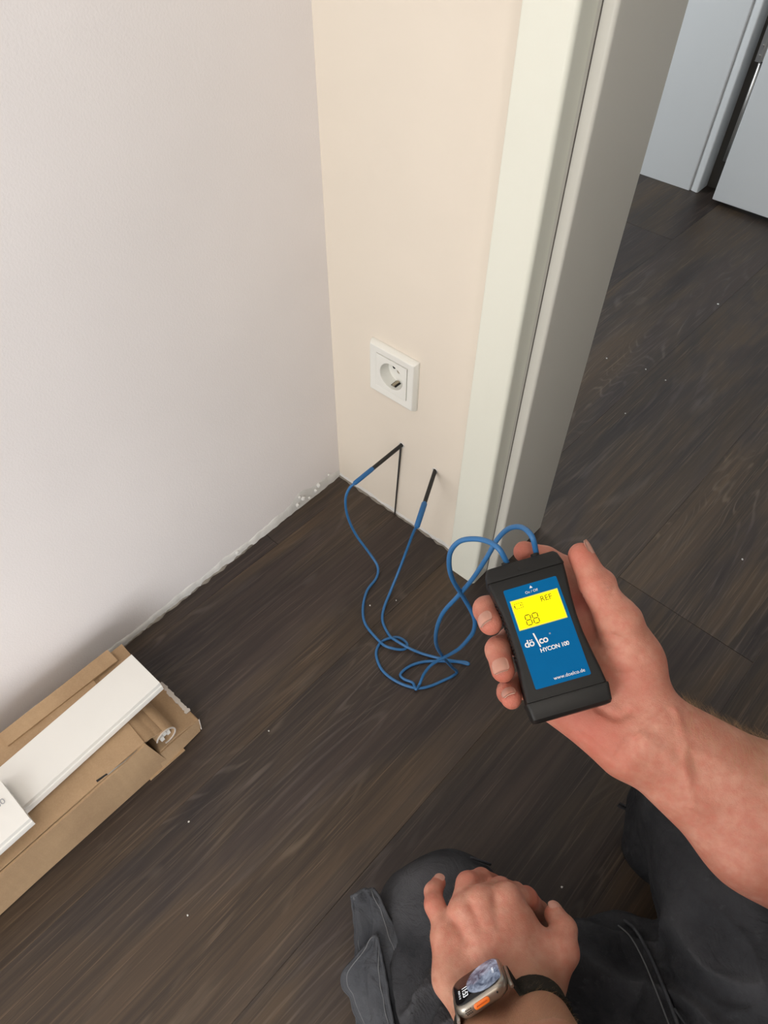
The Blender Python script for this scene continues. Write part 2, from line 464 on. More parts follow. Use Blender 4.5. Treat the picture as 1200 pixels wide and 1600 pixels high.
# floor slab with separate planks, joints recessed
floor = st(obj('floor', *box((-1.3, -3.4, -.03), (3.2, 2.6, -.008)), M['gap'], smooth=False))
PW = .2135; PL = 1.285; th = math.radians(-1.35)
ang = Matrix.Rotation(th, 4, 'Z')
pv, pf = box((-PW/2 + .0003, -PL/2 + .0003, -.008), (PW/2 - .0003, PL/2 - .0003, 0))
pm = bpy.data.meshes.new('plank')
cv = .0004
xs = [-PW/2 + .00012, -PW/2 + .00012 + cv, PW/2 - .00012 - cv, PW/2 - .00012]
ys = [-PL/2 + .00012, -PL/2 + .00012 + cv, PL/2 - .00012 - cv, PL/2 - .00012]
vv = [(x, y, 0.0 if (0 < i < 3 and 0 < j < 3) else -.00022) for j, y in enumerate(ys) for i, x in enumerate(xs)]
ff = [(j*4+i, j*4+i+1, (j+1)*4+i+1, (j+1)*4+i) for j in range(3) for i in range(3)]
bl = [(xs[0], ys[0], -.0075), (xs[3], ys[0], -.0075), (xs[3], ys[3], -.0075), (xs[0], ys[3], -.0075)]
vv += bl; ff += [(16, 17, 3, 2, 1, 0), (17, 18, 15, 11, 7, 3), (18, 19, 12, 13, 14, 15), (19, 16, 0, 4, 8, 12), (19, 18, 17, 16)]
pm.from_pydata(vv, [], ff); pm.materials.append(M['wood']); pm.update()
# end joints per row: row 2 (between the two long seams right of the corner) has one at y = .13
joint = {0: .14, 1: .05, 2: .130, -1: 1.115, -2: .5, 3: -.42, 4: .33}
np_ = 0
for r in range(-6, 13):
    xc = .4615 + (r - 1) * PW - PW / 2
    j0 = joint.get(r, (r * .437) % 1.285)
    for k in range(-4, 3):
        yc = j0 + k * PL + PL / 2
        wx = xc + math.tan(-th) * yc; wy = yc
        if wx < -1.4 or wx > 3.3 or wy < -3.9 or wy > 2.2: continue
        if wx < -.15 and wy < -.75: continue
        if wy > .7 and wx > 2.7: continue
        o = bpy.data.objects.new('plank', pm); C.objects.link(o); o.parent = floor
        o.matrix_basis = wmat(floor).inverted() @ (Matrix.Translation((wx, wy, 0)) @ ang)
        np_ += 1

def slab(name, lo, hi, m): return st(obj(name, *box(lo, hi), M[m], smooth=False))
slab('wall_left', (-.12, -3.4, -.008), (0, .0, 2.5), 'wall_left')
# wall with the socket and the doorway, as one prism seen from above (doorway x .30 to 1.19)
WT = .120
_cx, _cz, _h = .1190, .2835, .0235       # centre and half size of the socket cavity
v1 = merge([box((-.12, 0, -.008), (_cx - _h, WT, 2.5)), box((_cx + _h, 0, -.008), (.292, WT, 2.5)), box((_cx - _h, 0, -.008), (_cx + _h, WT, _cz - _h)),
            box((_cx - _h, 0, _cz + _h), (_cx + _h, WT, 2.5)), box((_cx - _h, .022, _cz - _h), (_cx + _h, WT, _cz + _h))]); v2 = box((1.10, 0, -.008), (3.2, WT, 2.5)); v3 = box((.292, 0, 2.06), (1.10, WT, 2.5))
wb = st(obj('wall_back', *merge([v1, v2, v3]), M['wall_back'], smooth=False))
st(obj('wall_right', *merge([box((3.2, -3.4, -.008), (3.3, -3.15, 2.5)), box((3.2, -1.65, -.008), (3.3, WT, 2.5)), box((3.2, -3.15, -.008), (3.3, -1.65, .05)), box((3.2, -3.15, 2.25), (3.3, -1.65, 2.5))]), M['wall'], smooth=False))
st(obj('wall_front', *merge([box((-.12, -3.5, -.008), (.07, -3.4, 2.5)), box((1.17, -3.5, -.008), (3.3, -3.4, 2.5)), box((.07, -3.5, 2.25), (1.17, -3.4, 2.5)), box((.07, -3.5, -.008), (1.17, -3.4, .05))]), M['wall'], smooth=False))
def window(name, horiz, a0, a1, off):
    parts = []
    for u0, u1, z0, z1 in ((a0, a0 + .05, .05, 2.25), (a1 - .05, a1, .05, 2.25), (a0, a1, .05, .11), (a0, a1, 2.19, 2.25)):
        parts.append(box((u0, off, z0), (u1, off + .05, z1)) if horiz else box((off, u0, z0), (off + .05, u1, z1)))
    st(obj(name, *merge(parts), M['frame_far'], smooth=False))
window('window_1', True, .07, 1.17, -3.49); window('window_2', False, -3.15, -1.65, 3.24)
slab('ceiling', (-1.4, -3.5, 2.5), (3.3, 2.7, 2.6), 'wall')
# hallway
YF = 1.38
h1 = box((-1.3, YF + .03, -.008), (-.16, YF + .13, 2.5)); h2 = box((.95, YF + .03, -.008), (3.2, YF + .13, 2.5)); h3 = box((-.16, YF + .03, 2.06), (.95, YF + .13, 2.5))
st(obj('wall_hallway', *merge([h1, h2, h3]), M['wall'], smooth=False))
slab('wall_hallway_left', (-1.3, WT, -.008), (-1.2, YF + .03, 2.5), 'wall')
slab('wall_room_beyond', (-.4, 2.4, -.008), (1.4, 2.5, 2.5), 'wall')
slab('wall_hallway_right', (3.1, WT, -.008), (3.2, YF + .03, 2.5), 'wall')

# door frame: profile extruded upward
def arc(cx, cy, r, a0, a1, n=5):
    return [(cx + r * math.cos(math.radians(a0 + (a1 - a0) * i / n)), cy + r * math.sin(math.radians(a0 + (a1 - a0) * i / n))) for i in range(n + 1)]
door1 = st(empty('door_1', (.30, 0, 0)))
YC = -.0285
casing = [(.2575, -.0005)] + arc(.2595, YC + .002, .002, 180, 270, 3) + arc(.3015, YC + .005, .005, 270, 360, 6) + [(.3065, -.0005)]
def casing_leg(poly, name, m, sh=40, z1=2.06, par=door1):
    n = len(poly); ar = sum(poly[i][0]*poly[(i+1) % n][1] - poly[(i+1) % n][0]*poly[i][1] for i in range(n))
    if ar < 0: poly = poly[::-1]
    return obj(name, *prism(poly, 0.0005, z1), M[m], parent=par, sharp=sh)
casing_leg(casing, 'casing', 'frame')
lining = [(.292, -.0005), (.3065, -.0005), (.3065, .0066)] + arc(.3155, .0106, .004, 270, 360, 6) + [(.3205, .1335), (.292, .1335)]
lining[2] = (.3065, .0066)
casing_leg(lining, 'lining', 'frame_lining_shaded')
obj('rebate_strip', *box((.3062, .0052, .001), (.3070, .0066, 2.05)), M['seal'], parent=door1, smooth=False)
rear = [(.262, .1205), (.262, .134)] + [(.3195, .134), (.3195, .1205)]
casing_leg(rear, 'casing', 'frame')
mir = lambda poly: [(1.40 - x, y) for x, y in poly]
casing_leg(mir(casing), 'casing', 'frame'); casing_leg(mir(lining), 'lining', 'frame_lining_shaded'); casing_leg(mir(rear), 'casing', 'frame')
obj('casing', *box((.258, YC, 2.002), (1.142, -.0005, 2.062)), M['frame'], parent=door1, smooth=False)
obj('lining', *box((.292, -.0005, 2.0), (1.108, .1335, 2.06)), M['frame_lining_shaded'], parent=door1, smooth=False)
# the door leaf of this frame stands open into the room on the far side of the doorway
obj('door_leaf', *box((1.065, -.800, .010), (1.105, -.035, 1.995)), M['frame_far'], parent=door1, smooth=False)
obj('door_handle', *merge([cyl((1.065, -.74, 1.02), (1.015, -.74, 1.02), .009, 14), cyl((1.020, -.74, 1.02), (1.020, -.62, 1.02), .009, 14)]), M['steel'], parent=door1, sharp=40)
# small dark chips under the lining corner
def lump(p, r, seed, m, flat=.6):
    rnd = random.Random(seed); n = 7; V = []; F = []
    for i in range(4):
        ph = math.pi * i / 3.0
        for j in range(n):
            a = 2 * math.pi * j / n; rr = r * (.65 + .5 * rnd.random()) * (math.sin(ph) * .95 + .05)
            V.append((p[0] + rr * math.cos(a), p[1] + rr * math.sin(a), p[2] + r * flat * math.cos(ph)))
    F = [(i*n+j, (i+1)*n+j, (i+1)*n+(j+1) % n, i*n+(j+1) % n) for i in range(3) for j in range(n)] + [tuple(range(n)), tuple(range(3*n, 4*n))[::-1]]
    return V, F

# raw filler strips where the skirting is missing
def ragged(axis, a0, a1, off, side, h0, h1, thick, seed, step=.004):
    rnd = random.Random(seed); V = []; F = []; n = int(abs(a1 - a0) / step) + 1
    for i in range(n):
        t = a0 + (a1 - a0) * i / (n - 1)
        h = h0 + (h1 - h0) * (.5 + .5 * mnoise.noise(Vector((t * 38, seed, 0)))) + .25 * (h1 - h0) * mnoise.noise(Vector((t * 190, seed, 3)))
        if axis == 'y': h *= 1 + .9 * math.exp(-((t + .085) / .045) ** 2)
        q = thick * (.65 + .7 * mnoise.noise(Vector((t * 90, seed, 9)))); q = max(q, .0004)
        for (dd, z) in ((0.0001, h * 1.0), (q * .6, h * .93), (q, h * .45), (q * 1.1, .0002), (0.0001, .0002)):
            pt = (off + side * dd, t, z) if axis == 'y' else (t, off + side * dd, z)
            V.append(pt)
    for i in range(n - 1):
        for j in range(4):
            q = (i*5+j, i*5+j+1, (i+1)*5+j+1, (i+1)*5+j)
            F.append(q if (side > 0) == (axis == 'y') else q[::-1])
    return V, F
trim1 = st(obj('trim_1', *ragged('y', -.0005, -1.6, 0, 1, .011, .020, .0022, 3.3), M['plaster_raw'], sharp=50))
st(obj('trim_2', *ragged('x', .0005, .2565, 0, -1, .004, .012, .0016, 8.1), M['plaster_raw'], sharp=50))
st(obj('trim_3', *ragged('x', .0005, .262, 0, -1, .001, .004, .0045, 5.7), M['plaster_grey'], sharp=50))
st(obj('trim_4', *ragged('y', -.2, -1.6, 0, 1, .001, .006, .004, 1.7), M['plaster_grey'], sharp=50))
# the bigger filler chips near the corner
rr = random.Random(5)
for i, (y, z, r) in enumerate([(-.052, .020, .007), (-.060, .013, .006), (-.088, .018, .007), (-.095, .026, .005), (-.101, .012, .007), (-.230, .011, .006), (-.028, .026, .004), (-.075, .008, .005)]):
    o = obj('plaster_chip', *lump((.0025, y, z), r * .62, i + 3, None, .9), M['plaster_raw'], parent=trim1, smooth=False)
for i, (x, z) in enumerate([(.003, .032), (.006, .012)]):
    pass

# hallway door frame and leaf
door2 = st(empty('door_2', (0, YF, 0)))
fl = [(-.3, YF - .0005 + .03), (-.3, YF)] + arc(-.0300, YF + .004, .004, 270, 360, 4) + [(-.026, YF + .03)]
obj('casing', *prism(fl[::-1] if False else fl, .0005, 2.06), M['frame_far'], parent=door2, sharp=40)
f2 = [(-.0255, YF + .03), (-.0255, YF + .006)] + arc(-.008, YF + .006, .004, 270, 360, 4) + [(-.004, YF + .13), (-.0255, YF + .13)]
casing_leg(f2, 'lining', 'frame_far', par=door2)
casing_leg([(.86, YF), (.95, YF), (.95, YF + .13), (.86, YF + .13)], 'casing', 'frame_far', par=door2)
# door leaf, slightly proud of the frame, hinge at its left edge
L0 = wl = CAM + ray(1112, 316) * ((YF - .022 - CAM[1]) / ray(1112, 316)[1])
lx = float(L0[0])
leaf = obj('door_leaf', *box((lx, YF - .030, .012), (lx + .84, YF - .012, 2.0)), M['frame_far'], parent=door2, smooth=True); bevel(leaf, .002)
leaf2 = obj('door_leaf_rebate', *box((lx + .012, YF - .012, .012), (lx + .82, YF + .012, 2.0)), M['frame_far'], parent=door2, smooth=False)
obj('rebate_strip', *cyl((lx - .0095, YF - .008, .10), (lx - .0095, YF - .008, .318), .0048, 12), M['steel'], parent=door2, label='bright strip standing for the lit frame rebate in the hinge gap')  # added light bar standing for the frame rebate catching light
obj('backing_shadow_gap', *box((-.004, YF + .06, .0), (lx + .02, YF + .07, 2.0)), M['seal'], parent=door2, smooth=False).name = 'shadow_gap_sheet'  # dark sheet standing for the shade inside the hinge gap
hz0, hz1 = .325, .41
hp = []
hg = obj('hinge', *merge([cyl((lx - .006, YF - .016, hz0), (lx - .006, YF - .016, hz1), .0055, 14), box((lx - .024, YF - .008, hz0 - .006), (lx - .010, YF - .003, hz1 + .01)),
       cyl((lx - .018, YF - .003, hz0 + .006), (lx - .018, YF - .011, hz0 + .006), .003, 10), cyl((lx - .018, YF - .003, hz0 + .026), (lx - .018, YF - .011, hz0 + .026), .003, 10)]), M['steel'], parent=door2, sharp=40)

# ================================================================== SOCKET
SX0, SX1, SZ0, SZ1 = .0785, .1595, .2430, .3240
scx, scz = (SX0 + SX1) / 2, (SZ0 + SZ1) / 2
sock = empty('wall_socket', (scx, 0, scz), 'white square wall socket above the two probes on the cream wall', 'socket')
def plate(hw0, hw1, y0, y1, hole, m, name, rings=24):
    # square plate with a round or square opening; hw0 at wall, hw1 at front
    V = []; F = []
    n = 4
    def sq(h, y): return [(scx - h, y, scz - h), (scx + h, y, scz - h), (scx + h, y, scz + h), (scx - h, y, scz + h)]
    return sq
def square_ring(h_out_back, h_out_front, h_in, yb, yf, yi, drop):
    rings = [[(-h_out_back, yb), (h_out_back, yb)],]
    prof = [(h_out_back, yb), (h_out_back, yb - .003), (h_out_front, yf), (h_in, yf + drop), (h_in, yi)]
    V = []
    for h, y in prof:
        V += [(scx - h, y, scz - h), (scx + h, y, scz - h), (scx + h, y, scz + h), (scx - h, y, scz + h)]
    F = [(i*4 + (j + 1) % 4, i*4 + j, (i+1)*4 + j, (i+1)*4 + (j + 1) % 4) for i in range(len(prof) - 1) for j in range(4)]
    F = [f[::-1] for f in F]
    return np.array(V), F
fr = obj('cover_frame', *square_ring(.0405, .0375, .0268, -.0002, -.0095, -.004, .0012), M['white_plastic'], parent=sock, sharp=30); bevel(fr, .0012, 3, 25)
# insert: square with round cup
def insert():
    V = []; F = []; n = 40; h = .0262; yf = -.0088; r = .0198
    for j in range(n):
        a = 2 * math.pi * j / n; cx, sz = math.cos(a), math.sin(a); k = h / max(abs(cx), abs(sz))
        V.append((scx + k * cx, yf + .004, scz + k * sz))
    for j in range(n):
        a = 2 * math.pi * j / n; cx, sz = math.cos(a), math.sin(a); k = h / max(abs(cx), abs(sz))
        V.append((scx + k * cx, yf, scz + k * sz))
    for rad, y in ((r + .0005, yf), (r, yf + .0006), (r - .0008, yf + .0165), (r - .0015, yf + .0172), (.0005, yf + .0172)):
        for j in range(n):
            a = 2 * math.pi * j / n; V.append((scx + rad * math.cos(a), y, scz + rad * math.sin(a)))
    for i in range(6):
        for j in range(n): F.append((i*n+j, i*n+(j+1) % n, (i+1)*n+(j+1) % n, (i+1)*n+j))
    return V, [f[::-1] for f in F]
insv = insert()
ins = obj('socket_insert', *insv, M['white_plastic'], parent=sock, sharp=30)
yb = -.0088 + .0170
for s_ in (-1, 1):
    ca = math.radians(12)
    hx, hz = scx + s_ * .0095 * math.cos(ca), scz - .0 - s_ * .0095 * math.sin(ca)
    obj('pin_hole', *cyl((hx, yb - .0004, hz), (hx, yb + .0015, hz), .0025, 16), M['dark_hole'], parent=sock, sharp=30)
for s_ in (-1, 1):
    z = scz + s_ * .0172
    obj('earth_clip', *box((scx - .0022, -.004, z - .0010), (scx + .0022, yb - .001, z + .0010)), M['brass'], parent=sock, smooth=False)
obj('clip_slot', *box((scx - .0042, -.0038, scz - .0186), (scx + .0042, yb - .0012, scz - .0178)), M['dark_hole'], parent=sock, smooth=False)
obj('rib', *box((scx + .0178 - .0, -.0060, scz - .004), (scx + .0192, yb, scz + .004)), M['white_plastic'], parent=sock, smooth=False)
obj('centre_screw', *cyl((scx, yb - .0012, scz), (scx, yb + .0005, scz), .0032, 16), M['brass'], parent=sock, sharp=30)

# ================================================================== CARTON AND SKIRTING BOARDS
carton = empty('cardboard_box', (.112, -.9, 0), 'long open-ended brown cardboard box on the floor against the left wall', 'box')
YE = -1.65
def wavy(path, amp, fr, seed):
    return [(x + amp * mnoise.noise(Vector((i * fr, seed, 0))), y + amp * mnoise.noise(Vector((i * fr, seed, 5))), z) for i, (x, y, z) in enumerate(path)]
def sheet(rows, thick=.0028):       # grid of points -> thick sheet
    R = np.array(rows, float); a, b = R.shape[:2]
    du = np.gradient(R, axis=0); dv = np.gradient(R, axis=1); N = np.cross(du, dv); N /= np.linalg.norm(N, axis=2)[:, :, None] + 1e-12
    T = R + N * thick / 2; B = R - N * thick / 2
    V = np.vstack([T.reshape(-1, 3), B.reshape(-1, 3)]); n = a * b; F = []
    for i in range(a - 1):
        for j in range(b - 1):
            q = (i*b+j, (i+1)*b+j, (i+1)*b+j+1, i*b+j+1); F.append(q); F.append(tuple(n + k for k in q[::-1]))
    for i in range(a - 1):
        F.append((i*b, n+i*b, n+(i+1)*b, (i+1)*b)[::-1]); F.append((i*b+b-1, n+i*b+b-1, n+(i+1)*b+b-1, (i+1)*b+b-1))
    for j in range(b - 1):
        F.append((j, n+j, n+j+1, j+1)); F.append(((a-1)*b+j, n+(a-1)*b+j, n+(a-1)*b+j+1, (a-1)*b+j+1)[::-1])
    return V, [f[::-1] for f in F]
def grid(p00, p01, p10, p11, n, m_, f=None, amp=0.0, seed=0.0, fr=20):
    rows = []
    for i in range(n + 1):
        r = []
        for j in range(m_ + 1):
            s, t_ = i / n, j / m_
            p = (np.array(p00)*(1-s)*(1-t_) + np.array(p01)*(1-s)*t_ + np.array(p10)*s*(1-t_) + np.array(p11)*s*t_).astype(float)
            if amp: p = p + amp * np.array([0.2 * mnoise.noise(Vector(p * fr) + Vector((seed, 0, 0))), 0, mnoise.noise(Vector(p * fr) + Vector((seed, 5, 0)))])
            if f is not None: p = p + np.array(f(s, t_))
            r.append(p)
        rows.append(r)
    return rows
# top panel, slightly bowed, with a torn slot along its right crease
top = obj('top_panel', *sheet(grid((.047, -.505, .0765), (.1785, -.512, .0765), (.047, YE, .0765), (.1785, YE, .0765), 60, 10, lambda s, t_: (0, 0, -.0025 * math.sin(math.pi * t_))
          , amp=.0014, fr=18)), M['card'], parent=carton, sharp=60)
side = obj('side_panel', *sheet(grid((.1800, -.512, .0760), (.1815, -.500, .0020), (.1800, YE, .0760), (.1805, YE, .0020), 60, 8,
          lambda s, t_: (.0012 * math.sin(9 * s + 3 * t_) + .0016 * math.exp(-((t_ - .55) / .05) ** 2), 0, 0), amp=.0007, seed=3)), M['card'], parent=carton, sharp=60)
obj('side_panel', *sheet(grid((.046, -.500, .0760), (.046, -.500, .0020), (.046, YE, .0760), (.046, YE, .0020), 10, 3)), M['card'], parent=carton, smooth=False)
obj('bottom_panel', *sheet(grid((.047, -.500, .0030), (.180, -.500, .0030), (.047, YE, .0030), (.180, YE, .0030), 10, 3)), M['card'], parent=carton, smooth=False)
# second layer seen past the end of the top panel (ridge), rounded fold, open end
obj('inner_flap', *sheet([[(x, y, z) for x in np.linspace(.050, .1775, 12)] for y, z in ((-.530, .0735), (-.515, .0745), (-.503, .0735), (-.499, .0700), (-.496, .0690), (-.490, .0680), (-.487, .0640), (-.486, .058))], .0024), M['card'], parent=carton, sharp=70)
# tall flap by the wall
obj('end_flap', *sheet(grid((.044, -.470, .079), (.066, -.470, .078), (.044, -.62, .079), (.064, -.62, .078), 6, 3, amp=.001)), M['card'], parent=carton, sharp=70)
obj('end_flap', *sheet(grid((.046, -.452, .072), (.100, -.455, .070), (.046, -.52, .072), (.100, -.52, .070), 6, 4, amp=.001)), M['card'], parent=carton, sharp=70)
# rolled fold along the end, open on the right
rp = [(x, -.4885 + .0006 * math.sin(40 * x), .0605) for x in np.linspace(.085, .1795, 10)]
def halfpipe(x0, x1, yc, zc, r, a0, a1, th_=.0022, n=14):
    rows = []
    for x in np.linspace(x0, x1, 8):
        rows.append([(x, yc + r * math.cos(math.radians(a0 + (a1 - a0) * i / n)), zc + r * math.sin(math.radians(a0 + (a1 - a0) * i / n))) for i in range(n + 1)])
    return sheet(rows, th_)
obj('rolled_fold', *halfpipe(.090, .1795, -.488, .0545, .0125, 160, -100), M['card'], parent=carton, sharp=60)
obj('torn_paper', *halfpipe(.1792, .1806, -.488, .0545, .0130, 165, -110, .0016), M['paper_torn'], parent=carton, sharp=60)
# low tray at the end of the box, bottom flap and its torn white paper edge
def tz(s, t_): return (0, 0, .003 * math.sin(3 * s) * t_)
obj('lower_flap', *sheet(grid((.098, -.447, .030), (.180, -.446, .030), (.098, -.505, .038), (.180, -.505, .034), 8, 12, tz, amp=.001)), M['card'], parent=carton, sharp=60)
obj('lower_flap', *sheet(grid((.1790, -.445, .030), (.1800, -.449, .004), (.1810, -.510, .034), (.1830, -.510, .002), 8, 6, amp=.0012)), M['card'], parent=carton, sharp=60)
obj('lower_flap', *sheet(grid((.098, -.447, .029), (.098, -.448, .003), (.178, -.446, .029), (.178, -.447, .003), 8, 3)), M['card'], parent=carton, sharp=60)
obj('lower_flap', *sheet(grid((.150, -.478, .0025), (.1860, -.478, .0025), (.150, -.53, .0025), (.1845, -.530, .0025), 5, 5, amp=.0006)), M['card'], parent=carton, sharp=60)
def torn(p0, p1, wd, seed, n=22):
    rows = []
    p0 = np.array(p0); p1 = np.array(p1); d = unit(p1 - p0); s_ = np.cross(d, (0, 0, 1))
    for i in range(n + 1):
        q = p0 + (p1 - p0) * i / n; w_ = wd * (.45 + .8 * abs(mnoise.noise(Vector((i * .6, seed, 0)))))
        rows.append([q + s_ * w_ * k + np.array((0, 0, .0012 * mnoise.noise(Vector((i * .9, k * 3, seed))))) for k in (-.5, 0, .5)])
    return sheet(rows, .0012)
obj('torn_paper', *torn((.104, -.4465, .0315), (.164, -.4475, .0325), .010, 2.0), M['paper_torn'], parent=carton, sharp=60)
obj('torn_paper', *torn((.1805, -.4440, .031), (.1835, -.4475, .010), .006, 7.0, 8), M['paper_torn'], parent=carton, sharp=60)
# dark torn slot on the top panel's right crease
sl_a, sl_b = Pz(152, 1222, .0775), Pz(168, 1210, .0775)
obj('torn_slot', *sheet([[sl_a + np.array((-.0022, 0, .0006)), sl_a + np.array((.0006, 0, .0005))], [sl_b + np.array((-.0014, 0, .0006)), sl_b + np.array((.0006, 0, .0005))]], .0008), M['dark_hole'], parent=carton, smooth=False)
sl_c = Pz(214, 1172, .0782)
obj('torn_slot', *tube([sl_b, (sl_b + sl_c) / 2 + np.array((.001, 0, 0)), sl_c], [.0010, .0006, .0004], 6), M['plaster_grey'], parent=carton)
# white strips packed inside the box, ends showing in the roll
for k, (y, z, lb) in enumerate([(-.4930, .0540, 'lowest left'), (-.4880, .0590, 'topmost'), (-.4830, .0530, 'rightmost')]):
    o = obj('packed_strip', *box((.10, y - .0023, z - .0048), (.1792 - .0010 * k, y + .0023, z + .0048)), M['board'], smooth=False)
    o['label'] = 'end of the %s white strip packed in the rolled end of the cardboard box' % lb; o['category'] = 'strip'; o['group'] = 'white strips inside the box'
# skirting boards: profile (x, z) extruded along y
def board(name, xl, xr, z0, th_, y_end, y_far, label, skew=0.0):
    w_ = xr - xl
    prof = [(0, 0), (w_, 0), (w_, th_ * .35), (w_ - .0010, th_ * .55), (w_ - .0022, th_ * .60), (w_ - .0032, th_ * .95), (w_ - .0048, th_), (.0008, th_), (0, th_ - .0008)]
    n = len(prof); V = []
    for y in (y_end, y_far):
        for x, z in prof: V.append((xl + x + skew * (y_end - y), y, z0 + z))
    F = [tuple(range(n)), tuple(range(n, 2 * n))[::-1]] + [(i, n + i, n + (i + 1) % n, (i + 1) % n) for i in range(n)]
    o = obj(name, V, [f[::-1] for f in F], M['board'], sharp=30)
    o['label'] = label; o['category'] = 'skirting board'; return o
zb = .0800
q0 = Pz(205, 1022, .0930); q1 = Pz(252, 1069, .0930)
board('skirting_board', float(q0[0]), float(q1[0]), zb, .013, float(q0[1] + q1[1]) / 2, -1.55, 'long white skirting board lying on top of the cardboard box', .045)
q2 = Pz(48, 1281, .108)
b2 = board('skirting_board', float(q2[0]) - .062, float(q2[0]), .0945, .0125, float(q2[1]), -1.4, 'white skirting board piece with small printed digits overlapping the longer board', .02)
tv, tf = text_mesh('60', .010)
tp = Pz(-4, 1264, .1075)
obj('lettering', *frame_xf((tv, tf), tp, (0, 1, 0), (-1, 0, 0), (0, 0, 1)), M['grey_ink'], parent=b2, smooth=False)
# a tiny plaster crumb beside the box and crumbs on the planks
crumbs = [(172, 1028, .0022), (295, 1284, .0014), (293, 1430, .0013), (420, 1142, .0013), (948, 560, .0020), (1009, 577, .0018), (1040, 594, .0016), (1122, 475, .0026), (977, 646, .0016), (1160, 874, .0018), (878, 1386, .0015), (578, 946, .0013), (619, 938, .0012)]
CW = ['beside the wall end of the cardboard box', 'below the open end of the cardboard box', 'lowest on the bare floor left of the knee', 'right of the cardboard box end', 'in the hallway close to the door frame edge',
      'left one of the pair in the hallway floor middle', 'right one of the pair in the hallway floor middle', 'largest of the hallway crumbs, nearest the far door', 'in the hallway nearest the meter cable', 'far right above the forearm',
      'between the two hands beside the thumb', 'inside the loop of the left cable', 'just right of the thin cable']
for i, (u, v, r) in enumerate(crumbs):
    q = Pz(u, v, r * .4)
    o = obj('plaster_crumb', *lump(q, r, i + 40, None, .6), M['plaster_raw'], smooth=False)
    o['label'] = 'pale plaster crumb ' + CW[i]; o['category'] = 'crumb'; o['group'] = 'plaster crumbs on the floor'

# ================================================================== MOISTURE METER
MR = np.array([[0.9586013, -0.25838852, -0.11966168], [0.28315061, 0.90946112, 0.30447695], [0.0301543, -0.32575428, 0.94497348]])
Mt = np.array([0.10695028, -0.07889612, -0.46454764])
MW = R3 @ MR; MO = CAM + R3 @ Mt
mX, mY, mZ = MW[:, 0], MW[:, 1], MW[:, 2]
def ML(x, y, z): return MO + (x * mX + y * mY + z * mZ) / 1000.0      # mm in the meter's own frame
def PM(u, v, z):                                                      # image position on the meter-parallel plane at z mm
    r = ray(u, v); o = MO + mZ * z / 1000.0
    return CAM + r * (((o - CAM) @ mZ) / (r @ mZ))
def mxf(vf): return frame_xf((np.asarray(vf[0], float) / 1000.0, vf[1]), MO, mX, mY, mZ)
meter = empty('moisture_meter', MO - mZ * .0125, 'black handheld moisture meter with blue label and lit yellow display, held in the right hand', 'meter')
def loft(secs):
    V = []; n = None
    for y, hw, zf, zb_, r in secs:
        pr = []
        for (cx, cz, a0) in ((hw - r, zf - r * .8, 90), (hw - r * 1.2, zb_ + r, 0), (-(hw - r * 1.2), zb_ + r, -90), (-(hw - r), zf - r * .8, -180)):
            ry = r * .8 if cz > (zf + zb_) / 2 else r
            rx = r if cz > (zf + zb_) / 2 else r * 1.2
            for k in range(5):
                a = math.radians(a0 - 90 * k / 4); pr.append((cx + rx * math.cos(a), cz + ry * math.sin(a)))
        n = len(pr); V += [(x, y, z) for x, z in pr]
    m_ = len(secs)
    F = [(i*n+j, i*n+(j+1) % n, (i+1)*n+(j+1) % n, (i+1)*n+j) for i in range(m_-1) for j in range(n)]
    F += [tuple(range(n))[::-1], tuple((m_-1)*n + j for j in range(n))]
    return V, F
body_s = [(41.0, 26.4, -.5, -24, 2.6), (40.5, 26.6, -.25, -24, 2.4), (30, 25.6, -.25, -24, 2.4), (18, 24.0, -.25, -24, 2.4), (6, 23.2, -.25, -24, 2.4), (-6, 23.2, -.25, -24, 2.4),
          (-18, 24.4, -.25, -24, 2.4), (-30, 25.8, -.25, -24, 2.4), (-41, 26.6, -.25, -24, 2.4)]
obj('housing', *mxf(loft(body_s[::-1])), M['housing'], parent=meter, sharp=35)
top_s = [(52.2, 21.5, -7.0, -20, 3), (51.6, 24.0, -4.0, -23, 3), (49.5, 25.6, -2.4, -24.5, 3), (42.0, 27.0, .5, -25, 3), (41.2, 27.0, .45, -25, 3), (40.6, 26.5, -.6, -24.6, 3)]
obj('top_cap', *mxf(loft(top_s[::-1])), M['housing'], parent=meter, sharp=28)
bot_s = [(-40.2, 26.6, -.6, -24.6, 3), (-40.8, 27.3, .7, -25, 2.6), (-42, 27.3, .9, -25, 2.6), (-51.5, 26.4, -2.2, -24.5, 3), (-53.4, 25.4, -4.5, -23, 3), (-54.0, 22.5, -8.0, -20, 3)]
obj('bottom_cap', *mxf(loft(bot_s)[0:2]) if False else mxf(loft(bot_s[::-1])), M['housing'], parent=meter, sharp=28)
# ribbed grips on both flanks
gv = []
for s_ in (-1, 1):
    parts = []
    for k in range(16):
        y = 27 - k * 2.6
        hw = np.interp(y, [-41, -30, -18, -6, 6, 18, 30, 41], [26.6, 25.8, 24.4, 23.2, 23.2, 24.0, 25.6, 26.6])
        parts.append(cyl((s_ * hw, y, -6), (s_ * hw, y, -19), .8, 6))
    obj('ribbed_grip', *mxf(merge(parts)), M['housing'], parent=meter, sharp=50)
def rrect(x0, x1, y0, y1, r, z0, z1):
    pl = arc(x1 - r, y1 - r, r, 0, 90, 4) + arc(x0 + r, y1 - r, r, 90, 180, 4) + arc(x0 + r, y0 + r, r, 180, 270, 4) + arc(x1 - r, y0 + r, r, 270, 360, 4)
    return prism(pl, z0, z1)
lab = obj('front_label', *mxf(rrect(-18.5, 18.5, -33.7, 33.7, 1.0, -.3, .15)), M['label_blue'], parent=meter, smooth=False)
lcd = obj('display', *mxf(rrect(-16.3, 16.3, 5.2, 25.3, .7, 0, .28)), M['lcd'], parent=meter, smooth=False)
